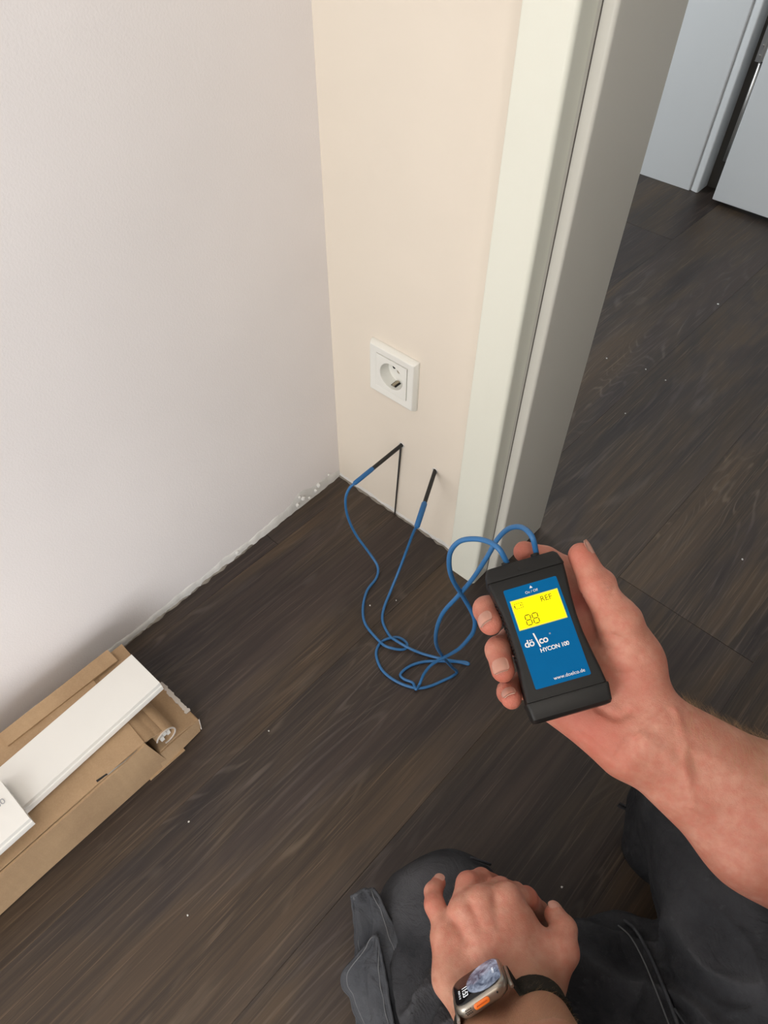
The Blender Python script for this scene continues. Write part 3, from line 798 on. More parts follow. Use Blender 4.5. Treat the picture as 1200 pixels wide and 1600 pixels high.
obj('display_bezel', *mxf(merge([box((-16.5, 5.0, .1), (16.5, 5.7, .34)), box((-16.5, 24.8, .1), (16.5, 25.5, .34)), box((-16.5, 5.7, .1), (-15.9, 24.8, .34)), box((15.9, 5.7, .1), (16.5, 24.8, .34))])), M['lcd_edge'], parent=lcd, smooth=False)
def letter(s, size, x, y, m_, par, **kw):
    v, f = text_mesh(s, size, **kw); v = v.copy(); v[:, 0] += x; v[:, 1] += y; v[:, 2] += (.50 if par is lcd else .34)
    return obj('lettering', *mxf((v, f)), M[m_], parent=par, smooth=False)
letter('On / Off', 2.5, -.5, 27.4, 'white_ink', lab, align='CENTER')
obj('arrow_mark', *mxf(([(-1.1, 30.4, .2), (1.1, 30.4, .2), (0, 32.2, .2), (-1.1, 30.4, .3), (1.1, 30.4, .3), (0, 32.2, .3)], [(3, 4, 5), (0, 2, 1)])), M['white_ink'], parent=lab, smooth=False)
# dölco wordmark with its long slanted l
letter('dö', 6.7, -16.4, -6.6, 'white_ink', lab, offset=.018, spacing=.92)
letter('co', 6.7, -6.6, -6.6, 'white_ink', lab, offset=.018, spacing=.92)
obj('lettering', *mxf(prism([(-7.2, -8.5), (-6.2, -8.5), (-7.9, 1.2), (-8.9, 1.2)], .2, .34)), M['white_ink'], parent=lab, smooth=False)
ringv = tube([(1.9 + .45 * math.cos(a), -1.8 + .45 * math.sin(a), .34) for a in np.linspace(0, 2 * math.pi, 13)], .1, 4)
obj('lettering', *mxf(ringv), M['white_ink'], parent=lab)
letter('HYCON 100', 3.8, -7.7, -12.1, 'white_ink', lab, offset=.022, spacing=.93)
letter('www.doelco.de', 3.3, 15.6, -31.0, 'white_ink', lab, align='RIGHT')
letter('REF', 5.2, 3.2, 19.7, 'lcd_ink', lcd, offset=.012)
def seg8(x, y, w_, h, t_):
    g = -.05; P_ = []
    for yy in (y, y + h / 2, y + h): P_.append(box((x + g + t_/2, yy - t_/2, .3), (x + w_ - g - t_/2, yy + t_/2, .5)))
    for xx in (x, x + w_):
        for y0 in (y, y + h/2): P_.append(box((xx - t_/2, y0 + g + t_/2, .3), (xx + t_/2, y0 + h/2 - g - t_/2, .5)))
    return merge(P_)
obj('lettering', *mxf(merge([seg8(-10.2, 7.0, 3.5, 6.8, .75), seg8(-5.3, 7.0, 3.5, 6.8, .75)])), M['lcd_ink'], parent=lcd, smooth=False)
bx = [(-14.6, 19.4), (-8.8, 19.4), (-8.8, 23.0), (-14.6, 23.0)]
bat = [box((-14.4, 19.3, .2), (-8.9, 19.6, .50)), box((-14.4, 22.7, .2), (-8.9, 23.0, .50)), box((-14.4, 19.3, .2), (-14.1, 23.0, .50)), box((-9.2, 19.3, .2), (-8.9, 23.0, .50)), box((-14.9, 20.3, .2), (-14.4, 22.0, .50)), box((-10.6, 20.6, .2), (-10.0, 21.9, .50))]
obj('battery_symbol', *mxf(merge(bat)), M['lcd_ink'], parent=lcd, smooth=False)
for (u, v, r) in ((811, 889, 1.0), (823, 887, .9)):
    q = PM(u, v, -.4)
    obj('pin_hole', *cyl(q - mZ * .002, q + mZ * .0006, r / 1000, 12), M['dark_hole'], parent=meter, sharp=30)
obj('slot_mark', *mxf(box((.2, 40.9, -.3), (1.6, 41.6, .62))), M['dark_hole'], parent=meter, smooth=False)
for (x) in (-9.5, 11.6):
    obj('cable_grommet', *cyl(ML(x, 51, -11), ML(x, 54.5, -11), .0031, 16), M['housing'], parent=meter, sharp=30)

# ================================================================== MEASURING LEADS
w1 = CAM + ray(628, 695) * ((0 - CAM[1]) / ray(628, 695)[1]); w2 = CAM + ray(680, 735) * ((0 - CAM[1]) / ray(680, 735)[1])
p1 = w1 + np.array((0, -.1020, 0)); p1 = P(553, 756, .979)
p2 = P(651, 824, .948)
def probe(par, a, b, split, rs, w_):
    d = unit(b - a); m_ = a + (b - a) * split
    obj('probe', *cyl(a - d * -.0002, m_, .0030, 20), M['probe'], parent=par, sharp=40)
    obj('sleeve', *tube([m_ - d * .002, m_, m_ + (b - m_) * .5, b - d * .002, b + d * .0006], [.0031, rs, rs, rs * .96, rs * .5], 20), M['sleeve'], parent=par, sharp=50)
A = [PM(838, 864, -11)] + [P(*q) for q in [(831, 838, .484), (815, 824, .498), (795, 826, .512), (777, 843, .53), (760, 872, .545), (738, 905, .57), (715, 932, .60), (692, 958, .635), (682, 985, .68), (682, 1008, .75), (692, 1026, .84), (706, 1042, .93)]]
A += [Pz(*q, .0022) for q in [(714, 1050), (706, 1057), (693, 1063), (672, 1072), (650, 1075), (622, 1066), (598, 1048), (588, 1024), (593, 1006), (606, 998), (622, 996), (634, 1003), (636, 1011)]]
A += [Pz(u, v, z) for u, v, z in [(627, 1015, .003), (606, 1011, .0065), (593, 1002, .004), (572, 977, .0022), (567, 953, .0022), (573, 924, .0022), (588, 903, .0025), (590, 885, .006), (577, 864, .020), (556, 835, .052), (543, 806, .092), (540, 780, .130), (546, 763, .152)]] + [p1 + unit(p1 - w1) * -.003]
B = [PM(793, 881, -11)] + [P(*q) for q in [(780, 858, .486), (762, 846, .495), (740, 842, .505), (718, 846, .517), (704, 862, .53), (702, 885, .545), (708, 907, .565), (722, 930, .595), (735, 952, .61), (742, 970, .62), (740, 986, .64), (733, 997, .67), (718, 1013, .73), (700, 1024, .80), (686, 1031, .85), (672, 1041, .90), (662, 1054, .94)]]
B += [Pz(*q) for q in [(656, 1068, .006), (650, 1077, .0065), (645, 1067, .003), (631, 1061, .0022), (626, 1053, .0022), (640, 1041, .0022), (662, 1034, .0022), (688, 1033, .0035), (714, 1034, .0022), (731, 1038, .0022), (729, 1035, .0025), (712, 1033, .003), (693, 1030, .0065), (662, 1022, .0022), (640, 1013, .0065), (619, 1001, .0065), (608, 992, .0025), (598, 971, .0022), (600, 950, .003), (611, 922, .012), (622, 895, .030), (635, 861, .068), (646, 832, .120)]] + [p2 + unit(p2 - w2) * -.003]
for nm, pts, pa, pb, sp, rs, lb in (('A', A, w1, p1, .64, .0034, 'blue measuring cable ending in the probe nearer the room corner, right under the socket'),
                                    ('B', B, w2, p2, .60, .0041, 'blue measuring cable ending in the drooping probe nearer the door frame')):
    root = empty('measuring_cable', pts[0], lb, 'cable')
    obj('cord', *tube(catmull(pts, 7), .0020, 10), M['cable'], parent=root)
    probe(root, pa, pb, sp, rs, None)
for i, q in enumerate((w1, w2)):
    pass
# drilled hole rims in the plaster
st(obj('trim_5', *merge([tube([q + np.array((.0042 * math.cos(a), -.0004, .0042 * math.sin(a))) for a in np.linspace(0, 2 * math.pi, 17)], .0009, 6) for q in (w1, w2)]), M['plaster_raw']))
# thin dark rod standing against the wall under the left probe
ra = CAM + ray(626, 700) * ((-.003 - CAM[1]) / ray(626, 700)[1]); rb = Pz(617, 803, .001); rb[1] = min(rb[1], -.003)
o = obj('black_rod', *tube([rb, rb * .5 + ra * .5, ra], [.0011, .0013, .0015], 8), M['probe'])
o['label'] = 'thin black rod standing upright on the cream wall under the left probe'; o['category'] = 'rod'

# ================================================================== PERSON
person = empty('person', (.75, -.45, 0), 'kneeling person in dark work trousers holding the meter, left hand on the knee', 'person')
mm = .001
# ---- right hand (local z in meter millimetres), then forearm
def chain(pts, rad):
    return [('cone', pts[i], pts[i+1], rad[i]*mm, rad[i+1]*mm) for i in range(len(pts) - 1)]
RW = PM(1010, 1146, -36)
rd = (RW - CAM) @ (-R3[:, 2])      # optical depth of the wrist
perp = dirw((-.60, -.80, 0))
elb = P(1440, 1450, .455)
W1 = RW + perp * .0105; W2 = RW - perp * .0105
idx = [PM(930, 958, -40), PM(892, 893, -41), PM(852, 873, -36), PM(819, 862, -30)]
mid = [PM(884, 985, -43), PM(806, 940, -42), PM(759, 952, -24), PM(766, 974, -11)]
rin = [PM(856, 1030, -43), PM(800, 1000, -42), PM(778, 1015, -24), PM(786, 1048, -11)]
pin = [PM(850, 1085, -40), PM(814, 1070, -38), PM(794, 1081, -24), PM(799, 1092, -13)]
thb = [PM(1003, 1062, -28), PM(968, 972, -12), PM(932, 917, -7), PM(908, 868, -8)]
allp = [W1, W2, elb, RW] + idx + mid + rin + pin + thb
lo = np.min(allp, 0) - .04; hi = np.max(allp, 0) + .04
fe = RW + (elb - RW) * .78                     # fine mesh ends before the elbow
pts_all = np.array(idx + mid + rin + pin + thb + [RW, fe])
Fr = Field(pts_all.min(0) - .05, pts_all.max(0) + .05, .00135)
# forearm
q1 = RW + (elb - RW) * .45
Fr.add([('cone', W1, q1 + perp * .016, .0205, .030), ('cone', W2, q1 - perp * .014, .0205, .031), ('cone', q1 + perp * .016, elb + perp * .012, .030, .038), ('cone', q1 - perp * .014, elb - perp * .012, .031, .038)], .02, .02)
# palm
for g, r1 in ((idx, 12.5), (mid, 12.5), (rin, 12.0), (pin, 11)):
    Fr.add(('cone', RW + (g[0] - RW) * .12, g[0], .0165, r1 * mm), 0, .012)
Fr.add(('cone', PM(975, 1165, -36), PM(868, 1090, -38), .0200, .0150), 0, .014)
Fr.add(('cone', PM(950, 1110, -44), PM(890, 1040, -44), .0150, .0130), 0, .014)
# thenar
Fr.add([('cone', PM(1012, 1105, -34), PM(985, 1035, -30), .0170, .0205), ('cone', PM(985, 1035, -30), thb[1], .0205, .0145)], .012, .012)
Fr.add(('cone', PM(940, 1075, -38), PM(960, 1010, -37), .0140, .0120), 0, .012)
Fr.add(('cone', PM(975, 985, -26), PM(925, 975, -38), .0095, .0110), 0, .010)     # web
Fr.add(chain(thb[1:], [14.0, 10.6, 9.0]), .004, .006)
for g, r in ((idx, (12, 9.6, 8.8, 8.0)), (mid, (12, 9.6, 8.8, 8.2)), (rin, (11.5, 9.3, 8.6, 8.0)), (pin, (10.5, 8.3, 7.5, 7.0))):
    Fr.add(chain(g, r), .004, .0022)
# finger joint creases, palm lines, wrist tendons
def ringcrease(F, a, b, t, r, wd=.0009, dep=.0009):
    a = np.array(a); b = np.array(b); c = a + (b - a) * t; d = unit(b - a); u_ = unit(np.cross(d, (.3, .9, .2))); v_ = np.cross(d, u_)
    F.groove([c + (u_ * math.cos(x) + v_ * math.sin(x)) * r for x in np.linspace(0, 2 * math.pi, 17)], wd, dep)
for g, r in ((mid, 8.8), (rin, 8.6), (pin, 7.5)):
    ringcrease(Fr, g[2], g[3], .0, r * mm); ringcrease(Fr, g[2], g[3], -.18, r * mm)
ringcrease(Fr, thb[2], thb[3], -.02, .0104, .0012, .0014); ringcrease(Fr, thb[2], thb[3], -.16, .0107, .001, .0011); ringcrease(Fr, thb[1], thb[2], .12, .0135, .0014, .0012)
def surf(pts, zoff): return [PM(u, v, zoff) for u, v in pts]
def surfpt(F, u, v, d0=.38, d1=.56):
    d = d0
    while d < d1:
        p = P(u, v, d); i = np.round((p - F.lo) / F.h).astype(int)
        if np.all(i >= 0) and np.all(i < F.n) and F.F[tuple(i)] < 0: return p
        d += .0006
    return None
def crease(F, pts, wd, dep):
    q = [surfpt(F, float(u), float(v)) for u, v, _ in catmull([(u, v, 0) for u, v in pts], 4)]; q = [x for x in q if x is not None]
    if len(q) > 1: F.groove(q, wd, dep * (1.7 if dep > 0 else 1.25))
Fr.add(('ell', PM(946, 908, -9), np.eye(3), (.0065, .0065, .0065)), 0, .006)
crease(Fr, [(934, 1106), (950, 1115), (964, 1120), (981, 1113)], .0022, .0022)
crease(Fr, [(962, 1186), (980, 1156), (1005, 1133), (1045, 1110)], .0018, .0016)
crease(Fr, [(970, 1192), (990, 1164), (1016, 1142), (1050, 1120)], .0014, .0009)
crease(Fr, [(936, 991), (958, 993), (988, 1004)], .0014, .0011)
crease(Fr, [(938, 1012), (965, 1016), (1000, 1026)], .0012, .0007)
crease(Fr, [(950, 1050), (985, 1052), (1020, 1044)], .0012, .0006)
crease(Fr, [(925, 925), (940, 930), (958, 926)], .0013, .0012)
crease(Fr, [(926, 936), (942, 940), (962, 936)], .0012, .0008)
crease(Fr, [(900, 1140), (925, 1160), (950, 1180)], .0016, .0006)
crease(Fr, [(1000, 1150), (1035, 1175), (1075, 1215)], .0040, -.0012)
crease(Fr, [(1058, 1112), (1068, 1160), (1073, 1215), (1082, 1260)], .0026, -.0011)
crease(Fr, [(1075, 1165), (1100, 1180), (1130, 1190)], .0022, -.0008)
V, Fc = Fr.mesh()
# redness of the palm and finger tips; first blob paints shade into the thumb web
reds = [(PM(914, 945, -34), .013, .95), (PM(925, 985, -30), .010, .6)] + [(g[3], .012, .75) for g in (mid, rin, pin, idx)] + [(g[2], .010, .55) for g in (mid, rin, pin)] + [(thb[3], .014, .7), (thb[2], .012, .45), (PM(915, 1140, -20), .028, .6), (PM(985, 1060, -10), .018, .3), (RW + (elb - RW) * .5, .05, .25)]
def sst(a, b, x): t_ = np.clip((x - a) / (b - a), 0, 1); return t_ * t_ * (3 - 2 * t_)
tan = .60 * sst(-.008, .034, -(V - RW) @ perp) * sst(.015, .10, (V - RW) @ unit(elb - RW))
RA = (V, Fc, blobs(V, reds) - tan)

# ---- left hand on the knee
La = P(756, 1575, .580); Lb = P(823, 1549, .579); LC = (La + Lb) / 2
S_ = dirw((-.003, .124, .992)); Lx = dirw((.80, .57, .19)); Nn = unit(np.cross(S_, Lx)); 
if (CAM - LC) @ Nn < 0: Nn = -Nn
lpin = [P(698, 1456, .612), P(679, 1414, .626), P(677, 1393, .640), P(685, 1380, .652)]
lrin = [P(722, 1422, .614), P(731, 1381, .636), P(752, 1373, .658), P(772, 1380, .676)]
lmid = [P(752, 1406, .614), P(782, 1389, .646), P(806, 1395, .672), P(824, 1410, .690)]
lidx = [P(792, 1402, .616), P(822, 1404, .642), P(842, 1424, .664), P(852, 1444, .682)]
lthb = [P(849, 1533, .590), P(880, 1488, .597), P(881, 1452, .612), P(867, 1430, .628)]
lel = LC + S_ * .25
pts_all = np.array(lpin + lrin + lmid + lidx + lthb + [LC, LC + S_ * .12])
Fl = Field(pts_all.min(0) - .04, pts_all.max(0) + .04, .00135)
Wd = unit(Lb - La)
Fl.add([('cone', La, La + S_ * .20 - Wd * .006, .0225, .033), ('cone', Lb, Lb + S_ * .20 + Wd * .004, .0220, .033)], .015, .015)
for g, src, r1 in ((lpin, La, 10.5), (lrin, La * .6 + Lb * .4, 11.5), (lmid, La * .35 + Lb * .65, 12), (lidx, Lb, 12)):
    Fl.add(('cone', src, g[0], .0190, r1 * mm), 0, .016)
Fl.add(('cone', P(704, 1530, .588), P(696, 1470, .606), .0125, .0115), 0, .014)
Fl.add(('cone', La * .5 + P(704, 1530, .588) * .5, P(704, 1530, .588), .016, .0125), 0, .014)
Fl.add([('cone', Lb + unit(lthb[0] - Lb) * .005, lthb[0], .0190, .0165), ('cone', lthb[0], lthb[1], .0165, .0128)], .01, .014)
Fl.add(('cone', P(848, 1500, .600), P(815, 1440, .612), .0140, .0125), 0, .014)      # web between thumb and index
Fl.add(('cone', P(836, 1520, .590), P(862, 1480, .604), .0130, .0100), 0, .012)
Fl.add(chain(lthb[1:], [12.6, 11.0, 9.4]), .004, .005)
for g, r in ((lpin, (10.5, 8.8, 7.8, 7.0)), (lrin, (11.5, 10.2, 9.0, 8.2)), (lmid, (11.5, 10, 9, 8.2)), (lidx, (11.5, 10, 9, 8.2))):
    Fl.add(chain(g, r), .004, .0032)
    ringcrease(Fl, g[1], g[2], 0, r[1] * mm, .0012, .0005)
# knuckles and tendons raised, valleys between
for g in (lpin, lrin, lmid, lidx):
    top_ = g[0] + unit(CAM - g[0]) * .010
    Fl.add(('ell', g[0] + unit(CAM - g[0]) * .0042, np.eye(3), (.0088, .0088, .0088)), 0, .006)
for s0, g in ((.3, lrin), (.55, lmid), (.8, lidx)):
    st_ = La * (1 - s0) + Lb * s0 + Nn * .020
    en = g[0] + unit(CAM - g[0]) * .0115
    Fl.groove([st_ * .4 + en * .6, en], .0022, -.0007)
for a_, b_ in ((lpin, lrin), (lrin, lmid), (lmid, lidx)):
    c_ = (a_[0] + b_[0]) / 2 + unit(CAM - a_[0]) * .0105; e_ = c_ * .45 + LC * .55 + unit(CAM - LC) * .012
    Fl.groove([c_, c_ * .5 + e_ * .5], .004, .0014)
Fl.groove([P(728, 1520, .560), P(735, 1480, .580), P(748, 1450, .592)], .0018, -.0007)
Fl.groove([P(790, 1505, .550), P(775, 1470, .580), P(770, 1440, .596)], .0018, -.0006)
_w = P(750, 1543, .546); _l = dirw((.85, .524, -.065))
Fl.groove([_w + _l * .010, _w + _l * .036], .014, .006)
V, Fc = Fl.mesh()
reds = [(g[0], .011, .65) for g in (lpin, lrin, lmid, lidx)] + [(g[1], .011, .75) for g in (lpin, lrin, lmid, lidx)] + [(g[3], .010, .5) for g in (lpin, lrin, lmid, lidx, lthb)] + [(lthb[1], .016, .5), (P(760, 1470, .59), .035, .28)]
LA = (V, Fc, blobs(V, reds) + .05 - .60 * sst(-.012, .03, (V - LC) @ S_) - .22 * sst(-.06, -.02, (V - LC) @ S_))

# ---- coarse rest of the body: upper arms, neck and head (outside the picture, beyond the sleeves)
shL = np.array((.86, -.76, .60)); shR = np.array((1.00, -.38, .60)); neck = np.array((.945, -.575, .66)); head = np.array((.93, -.565, .83))
elL = LC + S_ * .27; elR = elb
Fb = Field((.55, -.95, .10), (1.25, -.15, 1.0), .006)
Fb.add([('cone', La + S_ * .09 - Wd * .0027, La + S_ * .20 - Wd * .006, .0281, .0338), ('cone', Lb + S_ * .09 + Wd * .0018, Lb + S_ * .20 + Wd * .004, .0279, .0338), ('cone', LC + S_ * .19, elL, .040, .046), ('cone', elL, shL, .046, .055)], .02, .01)
_q = RW + (elb - RW) * .68
Fb.add([('cone', _q + perp * .0145, elb + perp * .012, .0344, .0390), ('cone', _q - perp * .0133, elb - perp * .012, .0354, .0390), ('cone', RW + (elb - RW) * .86, elR, .043, .047), ('cone', elR, shR, .047, .055)], .02, .01)
Fb.add([('cone', shL, shR, .06, .06), ('cone', neck - np.array((0, 0, .05)), neck + np.array((-.01, 0, .06)), .062, .055)], .04, .03)
fx = unit(np.array((-.90, .42, -.1))); sx_ = unit(np.cross(fx, (0, 0, 1))); up_ = np.cross(sx_, fx)
AX = np.array([fx, sx_, up_])
Fb.add([('ell', head, AX, (.098, .076, .115)), ('ell', head + fx * .030 - up_ * .055, AX, (.060, .052, .060)), ('cone', head + fx * .092 + up_ * .012, head + fx * .112 - up_ * .022, .010, .014)], .02, .02)
for s_ in (-1, 1):
    Fb.add(('ell', head + sx_ * s_ * .078 - up_ * .01 - fx * .008, AX, (.018, .008, .030)), 0, .004)
    Fb.groove([head + fx * .096 + sx_ * s_ * .032 + up_ * .012, head + fx * .094 + sx_ * s_ * .036 + up_ * .012], .012, .006)
Fb.groove([head + fx * .092 + sx_ * .022 - up_ * .062, head + fx * .094 - up_ * .060, head + fx * .092 - sx_ * .022 - up_ * .062], .006, .004)
V, Fc = Fb.mesh()
n0 = len(RA[0]); n1 = n0 + len(LA[0])
BV = np.vstack([RA[0], LA[0], V]); BF = np.vstack([RA[1], LA[1] + n0, Fc + n1]); BR = np.concatenate([RA[2], LA[2], np.zeros(len(V)) - .4])
# join the fine arms to the coarse upper arms with small inner webs so that the body is one surface
def link(VA, off, VC, offc, centre, out):
    ia = int(np.argmin(np.linalg.norm(VA - centre, axis=1))); ic = np.argsort(np.linalg.norm(VC - VA[ia], axis=1))[:2]
    ib = int(np.argsort(np.linalg.norm(VA - VA[ia], axis=1))[1]); out.append([ia + off, ib + off, int(ic[0]) + offc, int(ic[1]) + offc])
lk = []
link(RA[0], 0, V, n1, RW + (elb - RW) * .77, lk); link(LA[0], n0, V, n1, LC + S_ * .117, lk)
BF = np.vstack([BF, np.array(lk)])
body = fast_obj('body', BV, BF, M['skin'], person, BR)
for s_ in (-1, 1):
    u8 = [];
    e = head + fx * .080 + sx_ * s_ * .033 + up_ * .010
    V_, F_ = tube([e - up_ * .010, e - up_ * .007, e, e + up_ * .007, e + up_ * .010], [.002, .009, .012, .009, .002], 14)
    obj('eye', V_, F_, M['white_plastic'], parent=body)
hc = Field(head - .14, head + .15, .006); hc.add(('ell', head - fx * .012 + up_ * .018, AX, (.101, .083, .112)), 0, .01)
hV, hF = hc.mesh(); keep = ((hV - head) @ up_ > -.03 + .6 * np.maximum((hV - head) @ fx - .02, 0)) ; kf = keep[hF].all(1)
fast_obj('hair', hV, hF[kf], M['head_hair'], person)

# ---- fingernails
def nail(c, n_, ax, wd, ln, r, edge=True):
    ax = unit(ax); n_ = unit(np.array(n_) - ax * (np.array(n_) @ ax)); s = np.cross(ax, n_); rows = []
    for i in range(9):
        t_ = -1 + 2 * i / 8; row = []
        for j in range(9):
            q = -1 + 2 * j / 8
            # rounded outline
            w_ = wd * (1 - .22 * max(0, -t_) ** 3 - .28 * max(0, t_) ** 4)
            a = q * w_ / r
            lift = .0004 * (1 - abs(t_) ** 4) * (1 - abs(q) ** 6)
            row.append(c + ax * (t_ * ln * (1 - .10 * q * q)) + s * (r * math.sin(a)) + n_ * (r * math.cos(a) - r + lift - .0006 * max(0, t_) ** 2))
        rows.append(row)
    V, F = sheet(rows, .0007)
    o = obj('fingernail', V, F, M['nail'], parent=body, mats=[M['nail'], M['nail_edge']])
    b_ = 9; k = 0
    for pi, p in enumerate(o.data.polygons):
        if all((vi % 81) // 9 >= 8 - 0 for vi in p.vertices) or all((vi % 81) // 9 >= 7 for vi in p.vertices) and False: p.material_index = 1
    return o
def nail_for(g, r, ncam, wd, ln, fwd=.15, out=.93):
    tip, dip = g[3], g[2]; ax = unit(tip - dip); n_ = dirw(ncam); n_ = unit(n_ - ax * (n_ @ ax))
    nail(tip + ax * ln * fwd + n_ * (r * out * mm), n_, ax, wd * mm, ln, r * mm * 1.02)
nail_for(mid, 8.2, (-.55, .25, .8), 6.2, .0062)
nail_for(rin, 8.0, (-.30, .20, .9), 6.2, .0065)
nail_for(pin, 7.0, (-.20, .30, .9), 5.2, .0052)
nail_for(thb, 9.0, (.80, .30, .30), 7.0, .0092, -.08)
nail_for(lpin, 7.0, (-.25, .55, .75), 5.0, .0050)
nail_for(lthb, 9.4, (.25, .80, .5), 6.5, .0070)

# ---- fine golden hair on the forearms and the back of the left hand
def hairs(V, F, mask, n, length, d0, seed, zone=None):
    rnd = np.random.RandomState(seed)
    a = V[F[:, 0]]; b = V[F[:, 1]]; c = V[F[:, 3]]; N = np.cross(b - a, c - a); ln = np.linalg.norm(N, axis=1) + 1e-12; N /= ln[:, None]
    cen = V[F].mean(1); ok = np.where(mask(cen, N))[0]; pick = rnd.choice(ok, min(n, len(ok)), replace=False)
    HV = []; HF = []; k = 0
    for i in pick:
        p = cen[i]; nn = N[i]; d = np.array(d0) + rnd.normal(0, .25, 3); d -= nn * (d @ nn); d = unit(d); L = length * rnd.uniform(.5, 1.25)
        s = np.cross(d, nn) * .00006 * rnd.uniform(.7, 1.2); pp = []
        for t_ in (0, .33, .67, 1):
            pp.append(p + d * L * t_ * .85 + nn * L * (.42 * t_ - .12 * t_ * t_) + np.cross(d, nn) * L * .12 * math.sin(t_ * 2.5) * rnd.uniform(-1, 1))
        for j, q in enumerate(pp):
            w_ = 1 - .8 * j / 3
            HV += [q - s * w_, q + s * w_, q + nn * .000045 * w_]
        for j in range(3):
            b0 = k + j * 3
            for e in range(3): HF.append((b0 + e, b0 + (e + 1) % 3, b0 + 3 + (e + 1) % 3, b0 + 3 + e))
        k += 12
    return np.array(HV), np.array(HF)
dEl = unit(elb - RW)
hv1, hf1 = hairs(RA[0], RA[1], lambda c, n: (((c - RW) @ dEl) > .01) & ((n @ perp) < -.15), 2600, .015, -dEl * .6 - perp * .5 , 1)
hv2, hf2 = hairs(LA[0], LA[1], lambda c, n: (((c - LC) @ S_) > .008) & (np.einsum('ij,j->i', n, unit(CAM - LC)) > -.3), 900, .009, -S_ * .5 + dirw((.9, 0, 0)) * .5, 2)
hv3, hf3 = hairs(LA[0], LA[1], lambda c, n: (((c - LC) @ S_) < .002) & (((c - LC) @ S_) > -.045) & (n @ Nn > .5), 260, .006, -S_, 3)
HV = np.vstack([hv1, hv2, hv3]); HF = np.vstack([hf1, hf2 + len(hv1), hf3 + len(hv1) + len(hv2)])
hr = fast_obj('arm_hair', HV, HF, M['hair'], body, kind='stuff')

# ---- trousers
kL = P(702, 1446, .708); kR = P(1128, 1268, .720); hipL = np.array((.90, -.66, .125)); hipR = np.array((1.0, -.48, .13)); pel = np.array((1.0, -.60, .16))
Ft = Field((.42, -.95, -.002), (1.30, -.02, .36), .0030)
Ft.add([('cone', kL, kL * .45 + hipL * .55, .066, .088), ('cone', kL * .45 + hipL * .55, hipL, .088, .095)], .03, .03)
Ft.add(('ell', P(690, 1452, .716), np.eye(3), (.068, .068, .066)), 0, .02)
Ft.add([('cone', kR, kR * .5 + hipR * .5, .082, .090), ('cone', kR * .5 + hipR * .5, hipR, .090, .098)], .03, .03)
Ft.add([('cone', hipL, pel, .10, .11), ('cone', hipR, pel, .10, .11)], .04, .04)
Ft.add(('cone', P(905, 1515, .700), P(960, 1640, .66), .050, .060), 0, .03)       # cloth bridging the thighs
Ft.add(('cone', P(985, 1500, .72), P(1080, 1640, .66), .045, .060), 0, .03)
Ft.add(('cone', P(780, 1560, .70), P(820, 1700, .66), .070, .075), 0, .03)
# shins under the thighs
Ft.add(('cone', kL + np.array((.01, -.02, -.02)), np.array((.86, -.50, .055)), .052, .050), 0, .02)
Ft.add(('cone', kR + np.array((.0, -.02, -.05)), np.array((1.08, -.35, .055)), .060, .050), 0, .02)
Ft.add([('cone', P(1030, 1262, .775), P(1020, 1330, .77), .026, .030)], 0, .03)
Ft.F[:, :, 0] = np.maximum(Ft.F[:, :, 0], .001); Ft.F[:, :, 1] = np.maximum(Ft.F[:, :, 1], .0004)
# folds: thin long ridges
def fold(pts, wd, dep): Ft.groove(catmull(pts, 4), wd, dep)
def onknee(u, v, d): return P(u, v, d)
rf = random.Random(11)
V, Fc = Ft.mesh()
# displacement along normals: soft creases running across and along the legs
def vnorm(V, F):
    N = np.zeros_like(V); a = V[F[:, 0]]; fn = np.cross(V[F[:, 1]] - a, V[F[:, 3]] - a)
    for k in range(4): np.add.at(N, F[:, k], fn)
    return N / (np.linalg.norm(N, axis=1)[:, None] + 1e-12)
Nv = vnorm(V, Fc)
proj = (V - CAM) @ R3; pu = 600 + FPX * proj[:, 0] / -proj[:, 2]; pvv = 800 - FPX * proj[:, 1] / -proj[:, 2]
def sstep(a, b, x): t_ = np.clip((x - a) / (b - a), 0, 1); return t_ * t_ * (3 - 2 * t_)
dax = unit(hipL - kL); dbx = unit(np.cross(dax, (0, 0, 1)))
s1 = (V - kL) @ dax; s2 = (V - kL) @ dbx; s3 = V[:, 2]
nz = np.array([mnoise.noise(Vector((a * 9, b * 9, c * 9))) for a, b, c in zip(s1, s2, s3)])
nz2 = np.array([mnoise.noise(Vector((a * 26, b * 11, c * 11 + 4))) for a, b, c in zip(s1 + .4 * s2, s2, s3)])
rid = (1 - np.abs(np.sin((s1 * .6 + s2 * .8) * 55 + nz * 5))) ** 2
rid2 = (1 - np.abs(np.sin((s1 * .9 - s2 * .5) * 34 + nz * 6))) ** 2
amp = sstep(-.02, .08, s1) * .0085 + .0010
disp = amp * (rid * .9 + rid2 * .6 - .4) + .005 * nz2 + .005 * nz
disp *= np.clip(V[:, 2] / .02, 0, 1); disp = disp + .006 * np.exp(-((pu - 620) ** 2 + (pvv - 1540) ** 2) / 80 ** 2) * (rid2 - .3)
V = V + Nv * disp[:, None]
V[:, 2] = np.maximum(V[:, 2], .0006)
wear = np.clip(.45 * np.exp(-(np.linalg.norm(V - P(660, 1400, .655), axis=1) / .06) ** 2) * (.6 + .8 * nz2) + .22 * rid * sstep(0, .1, s1), 0, .5)
trs = fast_obj('trousers', V, Fc, M['trousers'], person, wear)

